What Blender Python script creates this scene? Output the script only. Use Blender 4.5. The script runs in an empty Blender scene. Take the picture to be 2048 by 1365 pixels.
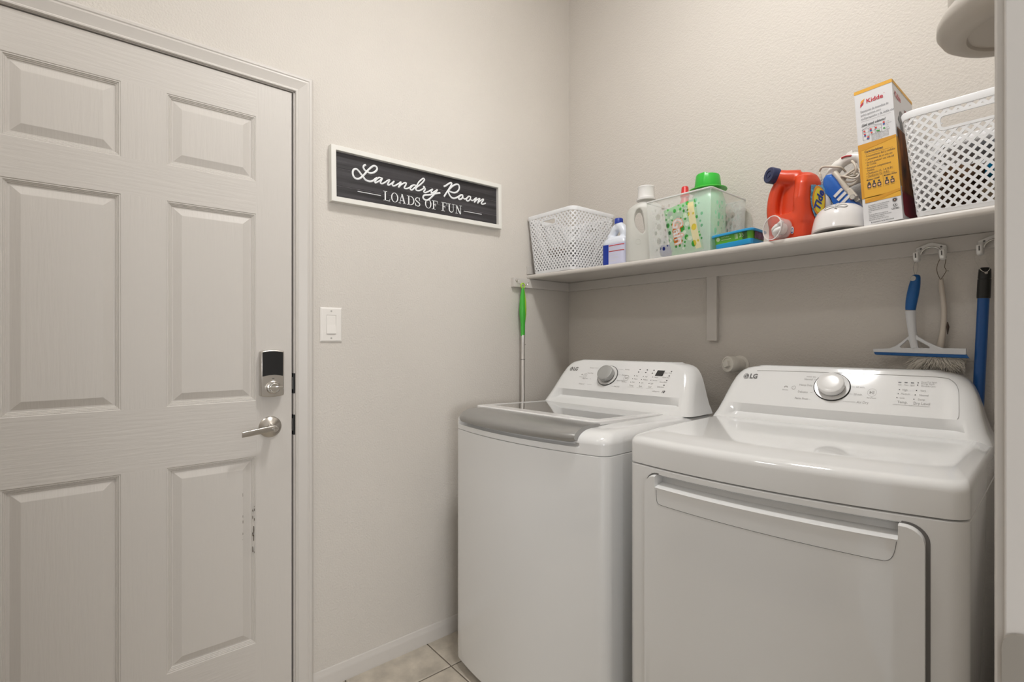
import bpy, bmesh, math, random
from mathutils import Vector, Matrix, noise
random.seed(7)
SC = bpy.context.scene
COL = SC.collection
PI = math.pi

# ---------------------------------------------------------------- camera, world, light, exposure
ANG = math.atan2(1201, 1000)
cam_d = bpy.data.cameras.new('camera')
cam_d.sensor_width = 36.0
cam_d.lens = 1000 / 2048 * 36
cam_d.clip_start = 0.02
cam_d.dof.use_dof = True
cam_d.dof.focus_distance = 1.6
cam_d.dof.aperture_fstop = 9.0
cam = bpy.data.objects.new('camera', cam_d)
cam.location = (1.76, 0, 1.21)
cam.rotation_euler = (PI / 2, 0, ANG)
COL.objects.link(cam)
SC.camera = cam

wd = bpy.data.worlds.new('world'); SC.world = wd
wd.use_nodes = True
bg = wd.node_tree.nodes['Background']
bg.inputs[0].default_value = (0.995, 0.993, 0.985, 1)
WORLD_STRENGTH = 0.72
bg.inputs[1].default_value = WORLD_STRENGTH
CEIL_EMIT = 96.0                      # ceiling dome
SC.view_settings.view_transform = 'Standard'
SC.view_settings.look = 'None'
SC.view_settings.gamma = 1
SC.view_settings.exposure = 0.0
SC.view_settings.use_curve_mapping = False
# daylight from a window at the far end of the hall, falling through the doorway on the left wall
wl = bpy.data.lights.new('hall_window', 'AREA'); wl.shape = 'RECTANGLE'; wl.size = .8; wl.size_y = 1.3; wl.energy = 62; wl.color = (.98, .99, 1.0)
wlo = bpy.data.objects.new('hall_window', wl); COL.objects.link(wlo); wlo.location = (5.2, -1.30, 1.45)
wlo.rotation_euler = (Vector((0, .6, 1.0)) - wlo.location).to_track_quat('-Z', 'Z').to_euler()

# ---------------------------------------------------------------- helpers
def lin(h):
    if isinstance(h, str):
        h = h.lstrip('#'); h = [int(h[i:i + 2], 16) / 255 for i in (0, 2, 4)]
    return tuple(((x / 12.92) if x <= .04045 else ((x + .055) / 1.055) ** 2.4) for x in h)

MATS = {}
def mat(name, color, rough=.5, metal=0, spec=.5, bump=None, coat=0, trans=0, alpha=None, emit=None, ior=1.5, vary=0, lines=None, sss=0):
    """bump: (scale, strength, distance, detail[, stretch xyz]); vary: (scale, amount) soft colour variation"""
    if name in MATS: return MATS[name]
    m = bpy.data.materials.new(name); m.use_nodes = True
    nt = m.node_tree; N = nt.nodes; L = nt.links
    b = N['Principled BSDF']
    c = lin(color) if isinstance(color, str) else color
    b.inputs['Base Color'].default_value = (*c, 1)
    b.inputs['Roughness'].default_value = rough
    b.inputs['Metallic'].default_value = metal
    b.inputs['Specular IOR Level'].default_value = spec
    b.inputs['IOR'].default_value = ior
    b.inputs['Coat Weight'].default_value = coat
    b.inputs['Coat Roughness'].default_value = .03
    b.inputs['Transmission Weight'].default_value = trans
    tc = None
    if bump or vary or lines:
        tc = N.new('ShaderNodeTexCoord')
    if vary:
        mp = N.new('ShaderNodeMapping'); L.new(tc.outputs['Object'], mp.inputs[0])
        if len(vary) > 2: mp.inputs['Scale'].default_value = vary[2]
        nz = N.new('ShaderNodeTexNoise'); nz.inputs['Scale'].default_value = vary[0]; nz.inputs['Detail'].default_value = 5
        L.new(mp.outputs[0], nz.inputs['Vector'])
        rp = N.new('ShaderNodeMapRange'); rp.inputs[1].default_value = .3; rp.inputs[2].default_value = .7
        rp.inputs[3].default_value = 1 - vary[1]; rp.inputs[4].default_value = 1 + vary[1]
        L.new(nz.outputs[0], rp.inputs[0])
        mx = N.new('ShaderNodeVectorMath'); mx.operation = 'SCALE'; mx.inputs[0].default_value = c
        L.new(rp.outputs[0], mx.inputs['Scale']); L.new(mx.outputs[0], b.inputs['Base Color'])
    if bump:
        mp = N.new('ShaderNodeMapping'); L.new(tc.outputs['Object'], mp.inputs[0])
        if len(bump) > 4: mp.inputs['Scale'].default_value = bump[4]
        nz = N.new('ShaderNodeTexNoise'); nz.inputs['Scale'].default_value = bump[0]; nz.inputs['Detail'].default_value = bump[3]
        L.new(mp.outputs[0], nz.inputs['Vector'])
        bp = N.new('ShaderNodeBump'); bp.inputs['Strength'].default_value = bump[1]; bp.inputs['Distance'].default_value = bump[2]
        L.new(nz.outputs[0], bp.inputs['Height']); L.new(bp.outputs[0], b.inputs['Normal'])
    if alpha is not None:
        out = N['Material Output']; tr = N.new('ShaderNodeBsdfTransparent'); ms = N.new('ShaderNodeMixShader')
        tr.inputs[0].default_value = (*[min(1, x * .35 + .65) for x in c], 1)
        ms.inputs[0].default_value = alpha
        L.new(tr.outputs[0], ms.inputs[1]); L.new(b.outputs[0], ms.inputs[2]); L.new(ms.outputs[0], out.inputs[0])
    if emit:
        b.inputs['Emission Color'].default_value = (*lin(emit[0]), 1); b.inputs['Emission Strength'].default_value = emit[1]
    MATS[name] = m
    return m

class Geo:
    def __init__(s): s.v = []; s.f = []; s.m = []
    def add(s, v, f, mi=0):
        o = len(s.v); s.v += [tuple(x) for x in v]; s.f += [[i + o for i in q] for q in f]; s.m += [mi] * len(f); return s
    def box(s, x0, x1, y0, y1, z0, z1, mi=0):
        v = [(x, y, z) for z in (z0, z1) for y in (y0, y1) for x in (x0, x1)]
        return s.add(v, [(0, 2, 3, 1), (4, 5, 7, 6), (0, 1, 5, 4), (2, 6, 7, 3), (0, 4, 6, 2), (1, 3, 7, 5)], mi)
    def loft(s, rings, cap0=True, cap1=True, mi=0, closed=True):
        n = len(rings[0]); v = [p for r in rings for p in r]; f = []
        for i in range(len(rings) - 1):
            for j in range(n if closed else n - 1):
                k = (j + 1) % n
                f.append((i * n + j, i * n + k, (i + 1) * n + k, (i + 1) * n + j))
        if cap0: f.append(tuple(range(n))[::-1])
        if cap1: f.append(tuple(range((len(rings) - 1) * n, len(rings) * n)))
        return s.add(v, f, mi)
    def tube(s, path, r, n=8, caps=True, closed=False, mi=0, squash=1.0, up=None):
        P = [Vector(p) for p in path]; rings = []; ref = None
        m = len(P)
        for i, p in enumerate(P):
            a = P[(i - 1) % m] if (closed or i > 0) else p
            b = P[(i + 1) % m] if (closed or i < m - 1) else p
            t = (b - a).normalized()
            if ref is None:
                ref = Vector(up) if up else (Vector((0, 0, 1)) if abs(t.z) < .9 else Vector((1, 0, 0)))
            ref = (Vector(up) if up else ref); ref = ref - t * ref.dot(t)
            if ref.length < 1e-6: ref = t.orthogonal()
            ref.normalize(); bn = t.cross(ref)
            rr = r[i] if isinstance(r, (list, tuple)) else r
            rings.append([p + ref * (math.sin(q) * rr * squash) + bn * (math.cos(q) * rr) for q in (2 * PI * k / n for k in range(n))])
        if closed: rings.append(rings[0])
        return s.loft(rings, caps and not closed, caps and not closed, mi)
    def lathe(s, prof, n=24, c=(0, 0, 0), axis=(0, 0, 1), cap0=True, cap1=True, mi=0, sx=1, sy=1, a0=0, a1=2 * PI):
        q = Vector((0, 0, 1)).rotation_difference(Vector(axis).normalized()); c = Vector(c); rings = []
        for r, z in prof:
            rings.append([c + q @ Vector((sx * r * math.cos(2 * PI * k / n), sy * r * math.sin(2 * PI * k / n), z)) for k in range(n)])
        return s.loft(rings, cap0, cap1, mi)
    def grid(s, P, mi=0):
        nu = len(P); nv = len(P[0]); v = [p for r in P for p in r]
        return s.add(v, [(i * nv + j, (i + 1) * nv + j, (i + 1) * nv + j + 1, i * nv + j + 1) for i in range(nu - 1) for j in range(nv - 1)], mi)
    def prism(s, poly, d0, d1, fn, mi=0):
        """2D polygon extruded between depths d0,d1; fn(x,y,d)->3D"""
        return s.loft([[fn(x, y, d0) for x, y in poly], [fn(x, y, d1) for x, y in poly]], mi=mi)
    def xf(s, M):
        s.v = [tuple(M @ Vector(p)) for p in s.v]; return s
    def bend(s, fn):
        s.v = [tuple(fn(*p)) for p in s.v]; return s

def obj(name, g, m, parent=None, smooth=35, bevel=None, solid=None, fix=True):
    me = bpy.data.meshes.new(name)
    me.from_pydata(g.v, [], g.f)
    ms = m if isinstance(m, (list, tuple)) else [m]
    for x in ms: me.materials.append(x)
    for p, mi in zip(me.polygons, g.m): p.material_index = mi
    if fix:
        bm = bmesh.new(); bm.from_mesh(me); bmesh.ops.recalc_face_normals(bm, faces=bm.faces); bm.to_mesh(me); bm.free()
    if smooth:
        me.shade_smooth()
        if smooth < 180: me.set_sharp_from_angle(angle=math.radians(smooth))
    o = bpy.data.objects.new(name, me); COL.objects.link(o)
    if parent: o.parent = parent
    if solid:
        md = o.modifiers.new('solid', 'SOLIDIFY'); md.thickness = solid; md.offset = 0
    if bevel:
        md = o.modifiers.new('bevel', 'BEVEL'); md.width = bevel[0]; md.segments = bevel[1]; md.limit_method = 'ANGLE'; md.angle_limit = math.radians(40)
    return o

def remesh(o, voxel, smooth=4):
    md = o.modifiers.new('remesh', 'REMESH'); md.mode = 'VOXEL'; md.voxel_size = voxel; md.use_smooth_shade = True
    md = o.modifiers.new('soft', 'SMOOTH'); md.iterations = smooth; md.factor = .5
    return o

def thing(name, label, cat, loc=(0, 0, 0), rz=0, group=None, rot=None):
    o = bpy.data.objects.new(name, None); COL.objects.link(o)
    o.empty_display_size = .05
    o.location = loc; o.rotation_euler = rot if rot else (0, 0, rz)
    o['label'] = label; o['category'] = cat
    if group: o['group'] = group
    return o
def struct_root(name, loc=(0, 0, 0)):
    o = bpy.data.objects.new(name, None); COL.objects.link(o); o.location = loc; o['kind'] = 'structure'; return o
def struct(name, g, m, **k):
    o = obj(name, g, m, **k); o['kind'] = 'structure'; return o

_T = {}
def text2d(s, size, align='CENTER', bold=0, res=2, shear=0, sx=1, spacing=1):
    key = (s, align, bold, res, shear, spacing)
    if key not in _T:
        c = bpy.data.curves.new('t', 'FONT'); c.body = s; c.size = 1; c.align_x = align; c.align_y = 'CENTER'
        c.offset = bold; c.resolution_u = res; c.shear = shear; c.space_character = spacing
        o = bpy.data.objects.new('t', c); COL.objects.link(o)
        me = bpy.data.meshes.new_from_object(o.evaluated_get(bpy.context.evaluated_depsgraph_get()))
        _T[key] = ([(v.co.x, v.co.y) for v in me.vertices], [tuple(p.vertices) for p in me.polygons])
        bpy.data.objects.remove(o); bpy.data.curves.remove(c); bpy.data.meshes.remove(me)
    v, f = _T[key]
    return [(x * size * sx, y * size) for x, y in v], f
def put_text(g, fn, s, x, y, size, align='CENTER', bold=0, rot=0, mi=0, res=2, shear=0, sx=1, spacing=1):
    v, f = text2d(s, size, align, bold, res, shear, sx, spacing); ca, sa = math.cos(rot), math.sin(rot)
    g.add([fn(x + a * ca - b * sa, y + a * sa + b * ca) for a, b in v], f, mi)
def put_poly(g, fn, poly, mi=0):
    g.add([fn(x, y) for x, y in poly], [tuple(range(len(poly)))], mi)
def put_rect(g, fn, x0, y0, x1, y1, mi=0):
    put_poly(g, fn, [(x0, y0), (x1, y0), (x1, y1), (x0, y1)], mi)
def circle(cx, cy, r, n=24, ry=None, a0=0):
    return [(cx + r * math.cos(a0 + 2 * PI * k / n), cy + (ry or r) * math.sin(a0 + 2 * PI * k / n)) for k in range(n)]
def put_ring(g, fn, cx, cy, r0, r1, n=32, mi=0, ra0=0, ra1=2 * PI):
    P = [[fn(cx + r * math.cos(a), cy + r * math.sin(a)) for r in (r0, r1)] for a in (ra0 + (ra1 - ra0) * k / n for k in range(n + 1))]
    g.grid(P, mi)
def rrect(x0, y0, x1, y1, r, n=5):
    P = []
    for cx, cy, a in ((x1 - r, y1 - r, 0), (x0 + r, y1 - r, PI / 2), (x0 + r, y0 + r, PI), (x1 - r, y0 + r, 1.5 * PI)):
        P += [(cx + r * math.cos(a + PI / 2 * k / n), cy + r * math.sin(a + PI / 2 * k / n)) for k in range(n + 1)]
    return P
def smooth_path(P, n=6, closed=False):
    P = [Vector(p) for p in P]; out = []; m = len(P)
    rng = range(m if closed else m - 1)
    for i in rng:
        p0 = P[(i - 1) % m] if (closed or i) else P[0]; p1 = P[i]; p2 = P[(i + 1) % m]
        p3 = P[(i + 2) % m] if (closed or i < m - 2) else P[-1]
        for k in range(n):
            t = k / n
            out.append(.5 * ((2 * p1) + (p2 - p0) * t + (2 * p0 - 5 * p1 + 4 * p2 - p3) * t * t + (3 * p1 - p0 - 3 * p2 + p3) * t ** 3))
    if not closed: out.append(P[-1])
    return out

# ---------------------------------------------------------------- materials
M_WALL = mat('wall_paint', (.645, .606, .558), .75, spec=.25, bump=(165, .55, .0035, 2), vary=(3, .012))
M_CEIL = mat('ceiling_paint', (.72, .69, .65), .8, spec=.2, bump=(110, .4, .004, 2))
M_TRIM = mat('trim_paint', (.615, .582, .545), .38, spec=.4, bump=(60, .06, .001, 3))
M_DOOR = mat('door_paint', (.615, .582, .545), .42, spec=.4, bump=(9, .35, .0022, 6, (1, 14, 1.1)))
M_DOORH = mat('door_rail_paint', (.615, .582, .545), .42, spec=.4, bump=(9, .35, .0022, 6, (1, 1.1, 16)))
M_GROUT = mat('grout', '#6d645a', .9)
M_TILE = mat('floor_tile', '#c0b7a9', .42, bump=(60, .15, .002, 6), vary=(14, .22))
M_SHELF = mat('shelf_paint', (.615, .582, .545), .36, spec=.45, bump=(40, .06, .001, 3))
M_WHITE = mat('white_enamel', (.79, .79, .785), .07, spec=.5, coat=.3)
M_WPL = mat('white_gloss_plastic', (.76, .75, .74), .2, spec=.5, coat=.3)
M_SILVER = mat('silver_painted_handle', (.36, .355, .345), .3, metal=.55)
M_KNOBG = mat('grey_knob', (.42, .42, .41), .32, metal=.3)
M_DARK = mat('dark_plastic', (.02, .02, .02), .6)  # near-black plastic of the base frames and dial bases
M_DKGREY = mat('dark_grey', (.16, .155, .15), .7)
M_INK = mat('grey_print', (.16, .155, .15), .6)
M_INKL = mat('light_grey_print', (.36, .35, .34), .6)
M_BLACK = mat('black_plastic', (.006, .006, .006), .35)
M_DISP = mat('display_window', (.03, .03, .03), .15)
M_NICKEL = mat('satin_nickel', (.56, .53, .49), .28, metal=1)
M_CHROME = mat('chrome', (.7, .69, .67), .12, metal=1)
M_PW = mat('white_basket_plastic', (.83, .84, .86), .38, spec=.5)
M_SWITCH = mat('switch_plastic', (.80, .77, .73), .3)

# ---------------------------------------------------------------- room shell
RX, YB, YF, ZC = 1.70, 1.84, -1.30, 3.03
DY0, DY1, DZ = -0.305, 0.5045, 2.0415           # laundry door leaf opening
# floor: grout bed + tiles
fl = struct('floor', Geo().box(-.02, 1.83, YF, YB + .02, -.06, -.0035), M_GROUT, smooth=0)
def tile_mesh(a, b):
    g = Geo(); w = .0025
    r0 = [(0, 0), (a, 0), (a, b), (0, b)]
    ring = lambda i, z: [(i, i, z), (a - i, i, z), (a - i, b - i, z), (i, b - i, z)]
    g.loft([ring(0, -.0036), ring(0, -.0016), ring(w, 0)], True, True)
    return g
tx, ty, P = .184, 1.018, .3345
xs = [.0] + [tx + k * P for k in range(6)]
t0 = None
for i in range(6):
    for j in range(7):
        x0 = tx + (i - 1) * P; x1 = x0 + P; y1 = ty + (3 - j) * P; y0 = y1 - P
        x0 = max(x0, -.015); x1 = min(x1, 1.825); y1 = min(y1, YB + .015); y0 = max(y0, YF)
        if x1 - x0 < .03 or y1 - y0 < .03: continue
        g = tile_mesh(x1 - x0 - .005, y1 - y0 - .005)
        full = abs(x1 - x0 - P) < 1e-4 and abs(y1 - y0 - P) < 1e-4
        if full and t0: o = t0.copy(); COL.objects.link(o)
        else:
            o = obj('tile', g, M_TILE, fl, smooth=0)
            if full: t0 = o
        o.location = (x0 + .0025, y0 + .0025, 0)
struct('ceiling', Geo().box(-.1, 1.83, YF - .1, YB + .1, ZC, ZC + .08), M_CEIL, smooth=0)
g = Geo()
g.box(-.12, 0, YF, DY0 - .022, -.05, ZC); g.box(-.12, 0, DY1 + .022, YB, -.05, ZC); g.box(-.12, 0, DY0 - .022, DY1 + .022, DZ + .022, ZC)
g.box(-.12, -.07, DY0 - .022, DY1 + .022, -.05, DZ + .022)
struct('wall_left', g, M_WALL, smooth=0)
struct('wall_back', Geo().box(-.12, 1.83, YB, YB + .1, -.05, ZC), M_WALL, smooth=0)
struct('wall_front', Geo().box(-.12, 1.83, YF - .1, YF, -.05, ZC), M_WALL, smooth=0)
OY0, OY1, OZ = -.34, .632, 2.06                  # doorway the photograph is taken from
g = Geo()
g.box(RX, RX + .115, OY1, YB, -.05, ZC); g.box(RX, RX + .115, YF, OY0, -.05, ZC); g.box(RX, RX + .115, OY0, OY1, OZ, ZC)
struct('wall_right', g, M_WALL, smooth=0)

# casing profile, extruded along a wall; a: across (0 inner .. w outer), b: out of wall
CAS = [(0, 0), (0, .008), (.002, .0105), (.006, .0105), (.009, .0085), (.013, .0095), (.030, .0135), (.036, .0155), (.041, .0145), (.044, .0165), (.050, .0165), (.0535, .0145), (.0555, .012), (.057, .010), (.057, 0)]
def casing_piece(fn, s0, s1, miter0=0, miter1=0):
    g = Geo(); r = []
    g.loft([[fn(a, b, s0 + miter0 * a) for a, b in CAS], [fn(a, b, s1 + miter1 * a) for a, b in CAS]])
    return g
fr = struct_root('trim_1')                       # frame of the laundry door
CI = DY1 + .0105
obj('casing_side', casing_piece(lambda a, b, s: (b, CI + a, s), 0, DZ + .0055, 0, 1), M_TRIM, fr, smooth=25)
obj('casing_side', casing_piece(lambda a, b, s: (b, DY0 - .0105 - a, s), 0, DZ + .0055, 0, 1), M_TRIM, fr, smooth=25)
obj('casing_head', casing_piece(lambda a, b, s: (b, s, DZ + .0055 + a), DY0 - .0105, CI, -1, 1), M_TRIM, fr, smooth=25)
g = Geo()
g.box(-.11, .002, DY1 + .0058, DY1 + .021, 0, DZ + .018)
g.box(-.11, .002, DY0 - .021, DY0 - .0035, 0, DZ + .018)
g.box(-.11, .002, DY0 - .021, DY1 + .021, DZ + .0035, DZ + .021)
obj('door_jamb', g, M_TRIM, fr, smooth=0)
g = Geo(); g.box(-.07, -.042, DY1 - .01, DY1 + .004, 0, DZ); g.box(-.07, -.042, DY0 - .004, DY0 + .01, 0, DZ); g.box(-.07, -.042, DY0, DY1, DZ - .01, DZ + .004)
obj('door_stop', g, M_TRIM, fr, smooth=0)
for zc, h in ((1.068, .034), (.929, .034)):
    o = obj('strike_plate', Geo().box(-.030, .0028, DY1 + .0048, DY1 + .0108, zc - h, zc + h), M_BLACK, fr, smooth=0, bevel=(.0015, 2))
    obj('strike_hole', Geo().box(-.022, -.004, DY1 + .0040, DY1 + .005, zc - h * .6, zc + h * .6), M_NICKEL, o, smooth=0)

# door leaf with six moulded panels
door = struct_root('door_1')
rows = [(.239, .840), (1.018, 1.619), (1.722, 1.932)]
cols = [(-.183, .054), (.158, .396)]
def slab_pieces():
    A = Geo(); B = Geo(); X = .0
    ys = [DY0, cols[0][0], cols[0][1], cols[1][0], cols[1][1], DY1]
    zs = [.008, rows[0][0], rows[0][1], rows[1][0], rows[1][1], rows[2][0], rows[2][1], DZ]
    for i in range(5):
        for j in range(7):
            if i in (1, 3) and j in (1, 3, 5): continue
            q = [(X, ys[i], zs[j]), (X, ys[i + 1], zs[j]), (X, ys[i + 1], zs[j + 1]), (X, ys[i], zs[j + 1])]
            (A if (i in (0, 4) or (j % 2 == 1)) else B).add(q, [(0, 1, 2, 3)])
    A.add([(X, DY0, .008), (X, DY1, .008), (X, DY1, DZ), (X, DY0, DZ), (-.035, DY0, .008), (-.035, DY1, .008), (-.035, DY1, DZ), (-.035, DY0, DZ)],
          [(4, 7, 6, 5), (0, 4, 5, 1), (2, 6, 7, 3), (1, 5, 6, 2), (0, 3, 7, 4)])
    return A, B
A, B = slab_pieces()
obj('door_stile', A, M_DOOR, door, smooth=0, fix=False)
obj('door_rail', B, M_DOORH, door, smooth=0, fix=False)
PROF = [(0, 0), (.002, -.0016), (.0045, -.0016), (.0058, -.0042), (.0078, -.0042), (.0092, -.0068), (.0112, -.0068), (.0132, -.0098), (.017, -.0098), (.037, -.0012), (.0385, -.0008)]
for z0, z1 in rows:
    for y0, y1 in cols:
        g = Geo()
        g.loft([[(d, y0 + i, z0 + i), (d, y1 - i, z0 + i), (d, y1 - i, z1 - i), (d, y0 + i, z1 - i)] for i, d in PROF], False, True)
        obj('door_panel', g, M_DOOR, door, smooth=0)
# scuffs of bare wood on the moulding of the lower right panel
g = Geo(); random.seed(3)
for k in range(26):
    y = random.choice([.3865, .389, .3905, .3945, .3575]); z = random.gauss(.60, .07); h = random.uniform(.002, .012)
    g.box(-.0069 if y > .38 else -.0006, -.0012 if y > .392 else -.0003, y, y + random.uniform(.0005, .0016), z, z + h)
o = obj('paint_scuff', g, mat('scuff', '#6b6258', .9), door, smooth=0); o['kind'] = 'stuff'; o['label'] = 'dark scuffs along the panel moulding'

# smart lock
lk = bpy.data.objects.new('deadbolt_lock', None); COL.objects.link(lk); lk.parent = door
LY0, LY1, LZ0, LZ1 = .4045, .4735, 1.0335, 1.1765
def arch(z, k, y0=LY0, y1=LY1, n=10): return [(y0 + (y1 - y0) * t / n, z + k * (1 - (2 * t / n - 1) ** 2)) for t in range(n + 1)]
out = arch(LZ0, -.004) + arch(LZ1, .004)[::-1]
g = Geo().prism(out, 0, .026, lambda y, z, d: (d, y, z))
obj('lock_housing', g, M_NICKEL, lk, smooth=30, bevel=(.003, 3))
cov = arch(1.096, .004, LY0 + .004, LY1 - .003) + arch(LZ1 - .003, .004, LY0 + .004, LY1 - .003)[::-1]
obj('battery_cover', Geo().prism(cov, .02, .0275, lambda y, z, d: (d, y, z)), M_BLACK, lk, smooth=30, bevel=(.001, 2))
g = Geo(); g.lathe([(.0215, 0), (.0215, .003), (.019, .0045), (.0185, .004)], 32, (.026, .4405, 1.060), (1, 0, 0))
obj('turn_rose', g, M_NICKEL, lk, smooth=40)
g = Geo(); g.lathe([(.0165, 0), (.0165, .012), (.014, .0145)], 32, (.029, .4405, 1.060), (1, 0, 0))
g.prism([(-.017, -.004), (.022, -.0055), (.026, 0), (.022, .0055), (-.017, .004), (-.019, 0)], .010, .022, lambda a, b, d: (.029 + d, .4405 + a, 1.060 + b))
obj('thumb_turn', g, M_CHROME, lk, smooth=40, bevel=(.0015, 2))
obj('lock_led', Geo().box(.0258, .0265, .437, .444, 1.0885, 1.0903), M_DISP, lk, smooth=0)
# lever
lv = bpy.data.objects.new('lever_handle', None); COL.objects.link(lv); lv.parent = door
LC = (.0, .4375, .930)
g = Geo(); g.lathe([(.0345, 0), (.0345, .003), (.031, .007), (.020, .012), (.0125, .016), (.0115, .046)], 36, LC, (1, 0, 0))
obj('lever_rose', g, M_NICKEL, lv, smooth=30)
g = Geo()
pth = smooth_path([(.047, .4435, .930), (.049, .430, .9305), (.052, .400, .928), (.055, .37, .925), (.057, .344, .9225)], 5)
rings = []
for i, p in enumerate(pth):
    t = i / (len(pth) - 1); h = .0105 - .0015 * t; d = .006 - .0015 * t
    rings.append([(p.x + d * math.copysign(abs(math.cos(a)) ** .6, math.cos(a)), p.y, p.z + h * math.copysign(abs(math.sin(a)) ** .6, math.sin(a))) for a in (2 * PI * k / 16 for k in range(16))])
g.loft(rings)
obj('lever', g, M_NICKEL, lv, smooth=50, bevel=(.0012, 2))
g = Geo(); g.lathe([(.0085, 0), (.0085, .012), (.0075, .0135)], 24, (.047, .4405, .930), (1, 0, 0))
g.box(.059, .0645, .434, .447, .928, .932)
obj('privacy_button', g, M_CHROME, lv, smooth=40)

# frame of the doorway the picture is taken from (seen at the right edge)
f2 = struct_root('trim_2')
g = Geo(); g.box(RX - .001, RX + .116, OY1 - .018, OY1 + .001, 0, OZ); g.box(RX - .001, RX + .116, OY0 - .001, OY0 + .018, 0, OZ); g.box(RX - .001, RX + .116, OY0, OY1, OZ - .018, OZ + .001)
obj('door_jamb', g, M_TRIM, f2, smooth=0, bevel=(.0015, 2))
obj('casing_side', casing_piece(lambda a, b, s: (RX - b * .75, OY1 - .0125 + a, s), 0, OZ - .006, 0, 1), M_TRIM, f2, smooth=25)
obj('casing_side', casing_piece(lambda a, b, s: (RX - b * .75, OY0 + .0125 - a, s), 0, OZ - .006, 0, 1), M_TRIM, f2, smooth=25)
obj('casing_head', casing_piece(lambda a, b, s: (RX - b * .75, s, OZ - .012 + a), OY0 + .0125, OY1 - .0125, -1, 1), M_TRIM, f2, smooth=25)
# strike plate with curved lip
sp = rrect(-.017, -.0325, .02, .0325, .0165, 7)
g = Geo().prism(sp, 0, .0018, lambda a, b, d: (RX + .014 + a, OY1 - .0182 - d, .925 + b))
obj('strike_plate', g, mat('aged_nickel', (.36, .33, .29), .45, metal=.35), f2, smooth=30, bevel=(.0006, 2))

# baseboards
BP = [(0, 0), (.011, 0), (.0115, .012), (.0095, .022), (.0095, .040), (.0085, .046), (.0075, .049), (.0055, .055), (.004, .0615), (.002, .064), (0, .0645)]
def baseboard(name, fn, s0, s1):
    struct(name, Geo().loft([[fn(b, z, s0) for b, z in BP], [fn(b, z, s1) for b, z in BP]]), M_TRIM, smooth=25)
baseboard('baseboard_left', lambda b, z, s: (b, s, z), CI + .057, YB)
baseboard('baseboard_back', lambda b, z, s: (s, YB - b, z), .012, RX)
baseboard('baseboard_right', lambda b, z, s: (RX - b, s, z), OY1 + .046, YB - .012)

# ceiling light (out of frame; lights the room)
def ceiling_light(label, x, y, power, nm):
    cl = thing('ceiling_light', label, 'light', (x, y, ZC), group='ceiling lamp and added fill lamp of the laundry room')
    obj('lamp_base', Geo().lathe([(.165, 0), (.165, -.02), (.15, -.025)], 32), M_SWITCH, cl, smooth=40)
    pr = [(.148 * math.cos(a), -.022 - .06 * math.sin(a)) for a in (PI / 2 * k / 8 for k in range(8))] + [(.004, -.082)]
    obj('lamp_shade', Geo().lathe(pr, 32), mat(nm, (.8, .8, .8), .5, emit=('#fefdfb', power)), cl, smooth=60)
ceiling_light('round white dome lamp on the ceiling above the washer', 1.12, .85, CEIL_EMIT, 'lamp_glass')
ceiling_light('added white dome fill lamp on the ceiling before the front wall', .80, -.75, CEIL_EMIT * .35, 'fill_lamp_glass')  # added fill lamp to brighten the fronts of the machines

# ---------------------------------------------------------------- shelf
SY0 = 1.555
def sag(x, y):
    x = max(0, min(1.7, x))
    return .0090 * math.sin(PI * x / 1.72) ** 1.2 * (YB - y) / .285
def ztop(x, y): return 1.519 - sag(x, y)
sh = thing('wall_shelf', 'long greige wooden shelf sagging along the back wall above the machines', 'shelf')
g = Geo(); rings = []
sec = [(SY0 + .005, -.0185), (SY0 + .0015, -.0165), (SY0, -.012), (SY0, -.007), (SY0 + .0015, -.002), (SY0 + .005, 0)] + \
      [(SY0 + .02 + .27 * k / 6 - .006, 0) for k in range(7)] + [(YB - .001, 0), (YB - .001, -.0185)] + [(SY0 + .02 + .26 * k / 6, -.0185) for k in range(6, -1, -1)]
for i in range(41):
    x = .0015 + (RX - .003) * i / 40
    rings.append([(x, y, ztop(x, y) + dz) for y, dz in sec])
g.loft(rings)
obj('shelf_board', g, M_SHELF, sh, smooth=50)
obj('back_cleat', Geo().box(.0, RX, YB - .018, YB - .0005, 1.4575, 1.4995), M_SHELF, sh, smooth=0, bevel=(.0012, 2))
obj('side_cleat', Geo().box(.0005, .018, 1.4595, YB - .018, 1.4575, 1.4995), M_SHELF, sh, smooth=0, bevel=(.0012, 2))
obj('side_cleat', Geo().box(RX - .018, RX - .0005, 1.56, YB - .018, 1.4575, 1.4995), M_SHELF, sh, smooth=0, bevel=(.0012, 2))
obj('support_strip', Geo().box(.7525, .7935, YB - .019, YB - .0005, 1.211, 1.459), M_SHELF, sh, smooth=0, bevel=(.0012, 2))
obj('end_board', Geo().box(.0005, .006, 1.5535, YB - .002, 1.5235, 1.56), M_SHELF, sh, smooth=0, bevel=(.001, 2))

# ---------------------------------------------------------------- sign
SIGN_TH = math.radians(.68)
sg = thing('wall_sign', 'white-framed dark plank sign reading laundry room loads of fun', 'sign', (0, 1.0055, 1.8008), rot=(SIGN_TH, 0, 0))
M_FRAME = mat('sign_frame', (.76, .745, .70), .5, bump=(30, .1, .001, 3, (1, .2, 1)))
M_FRAME2 = mat('sign_board', (.030, .0275, .031), .5, bump=(30, .4, .002, 5, (1, .1, 4)), vary=(22, .75, (1, .12, 3)))
M_LET = mat('sign_letters', (.78, .79, .80), .5)
W2, H2, fw = .3775, .0985, .0175
g = Geo(); r = lambda i, x: [(x, -W2 + i, -H2 + i), (x, W2 - i, -H2 + i), (x, W2 - i, H2 - i), (x, -W2 + i, H2 - i)]
g.loft([r(0, .0005), r(0, .0265), r(.001, .0275), r(fw - .001, .0275), r(fw, .0265), r(fw, .0035)], True, False)
obj('frame', g, M_FRAME, sg, smooth=0)
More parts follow.
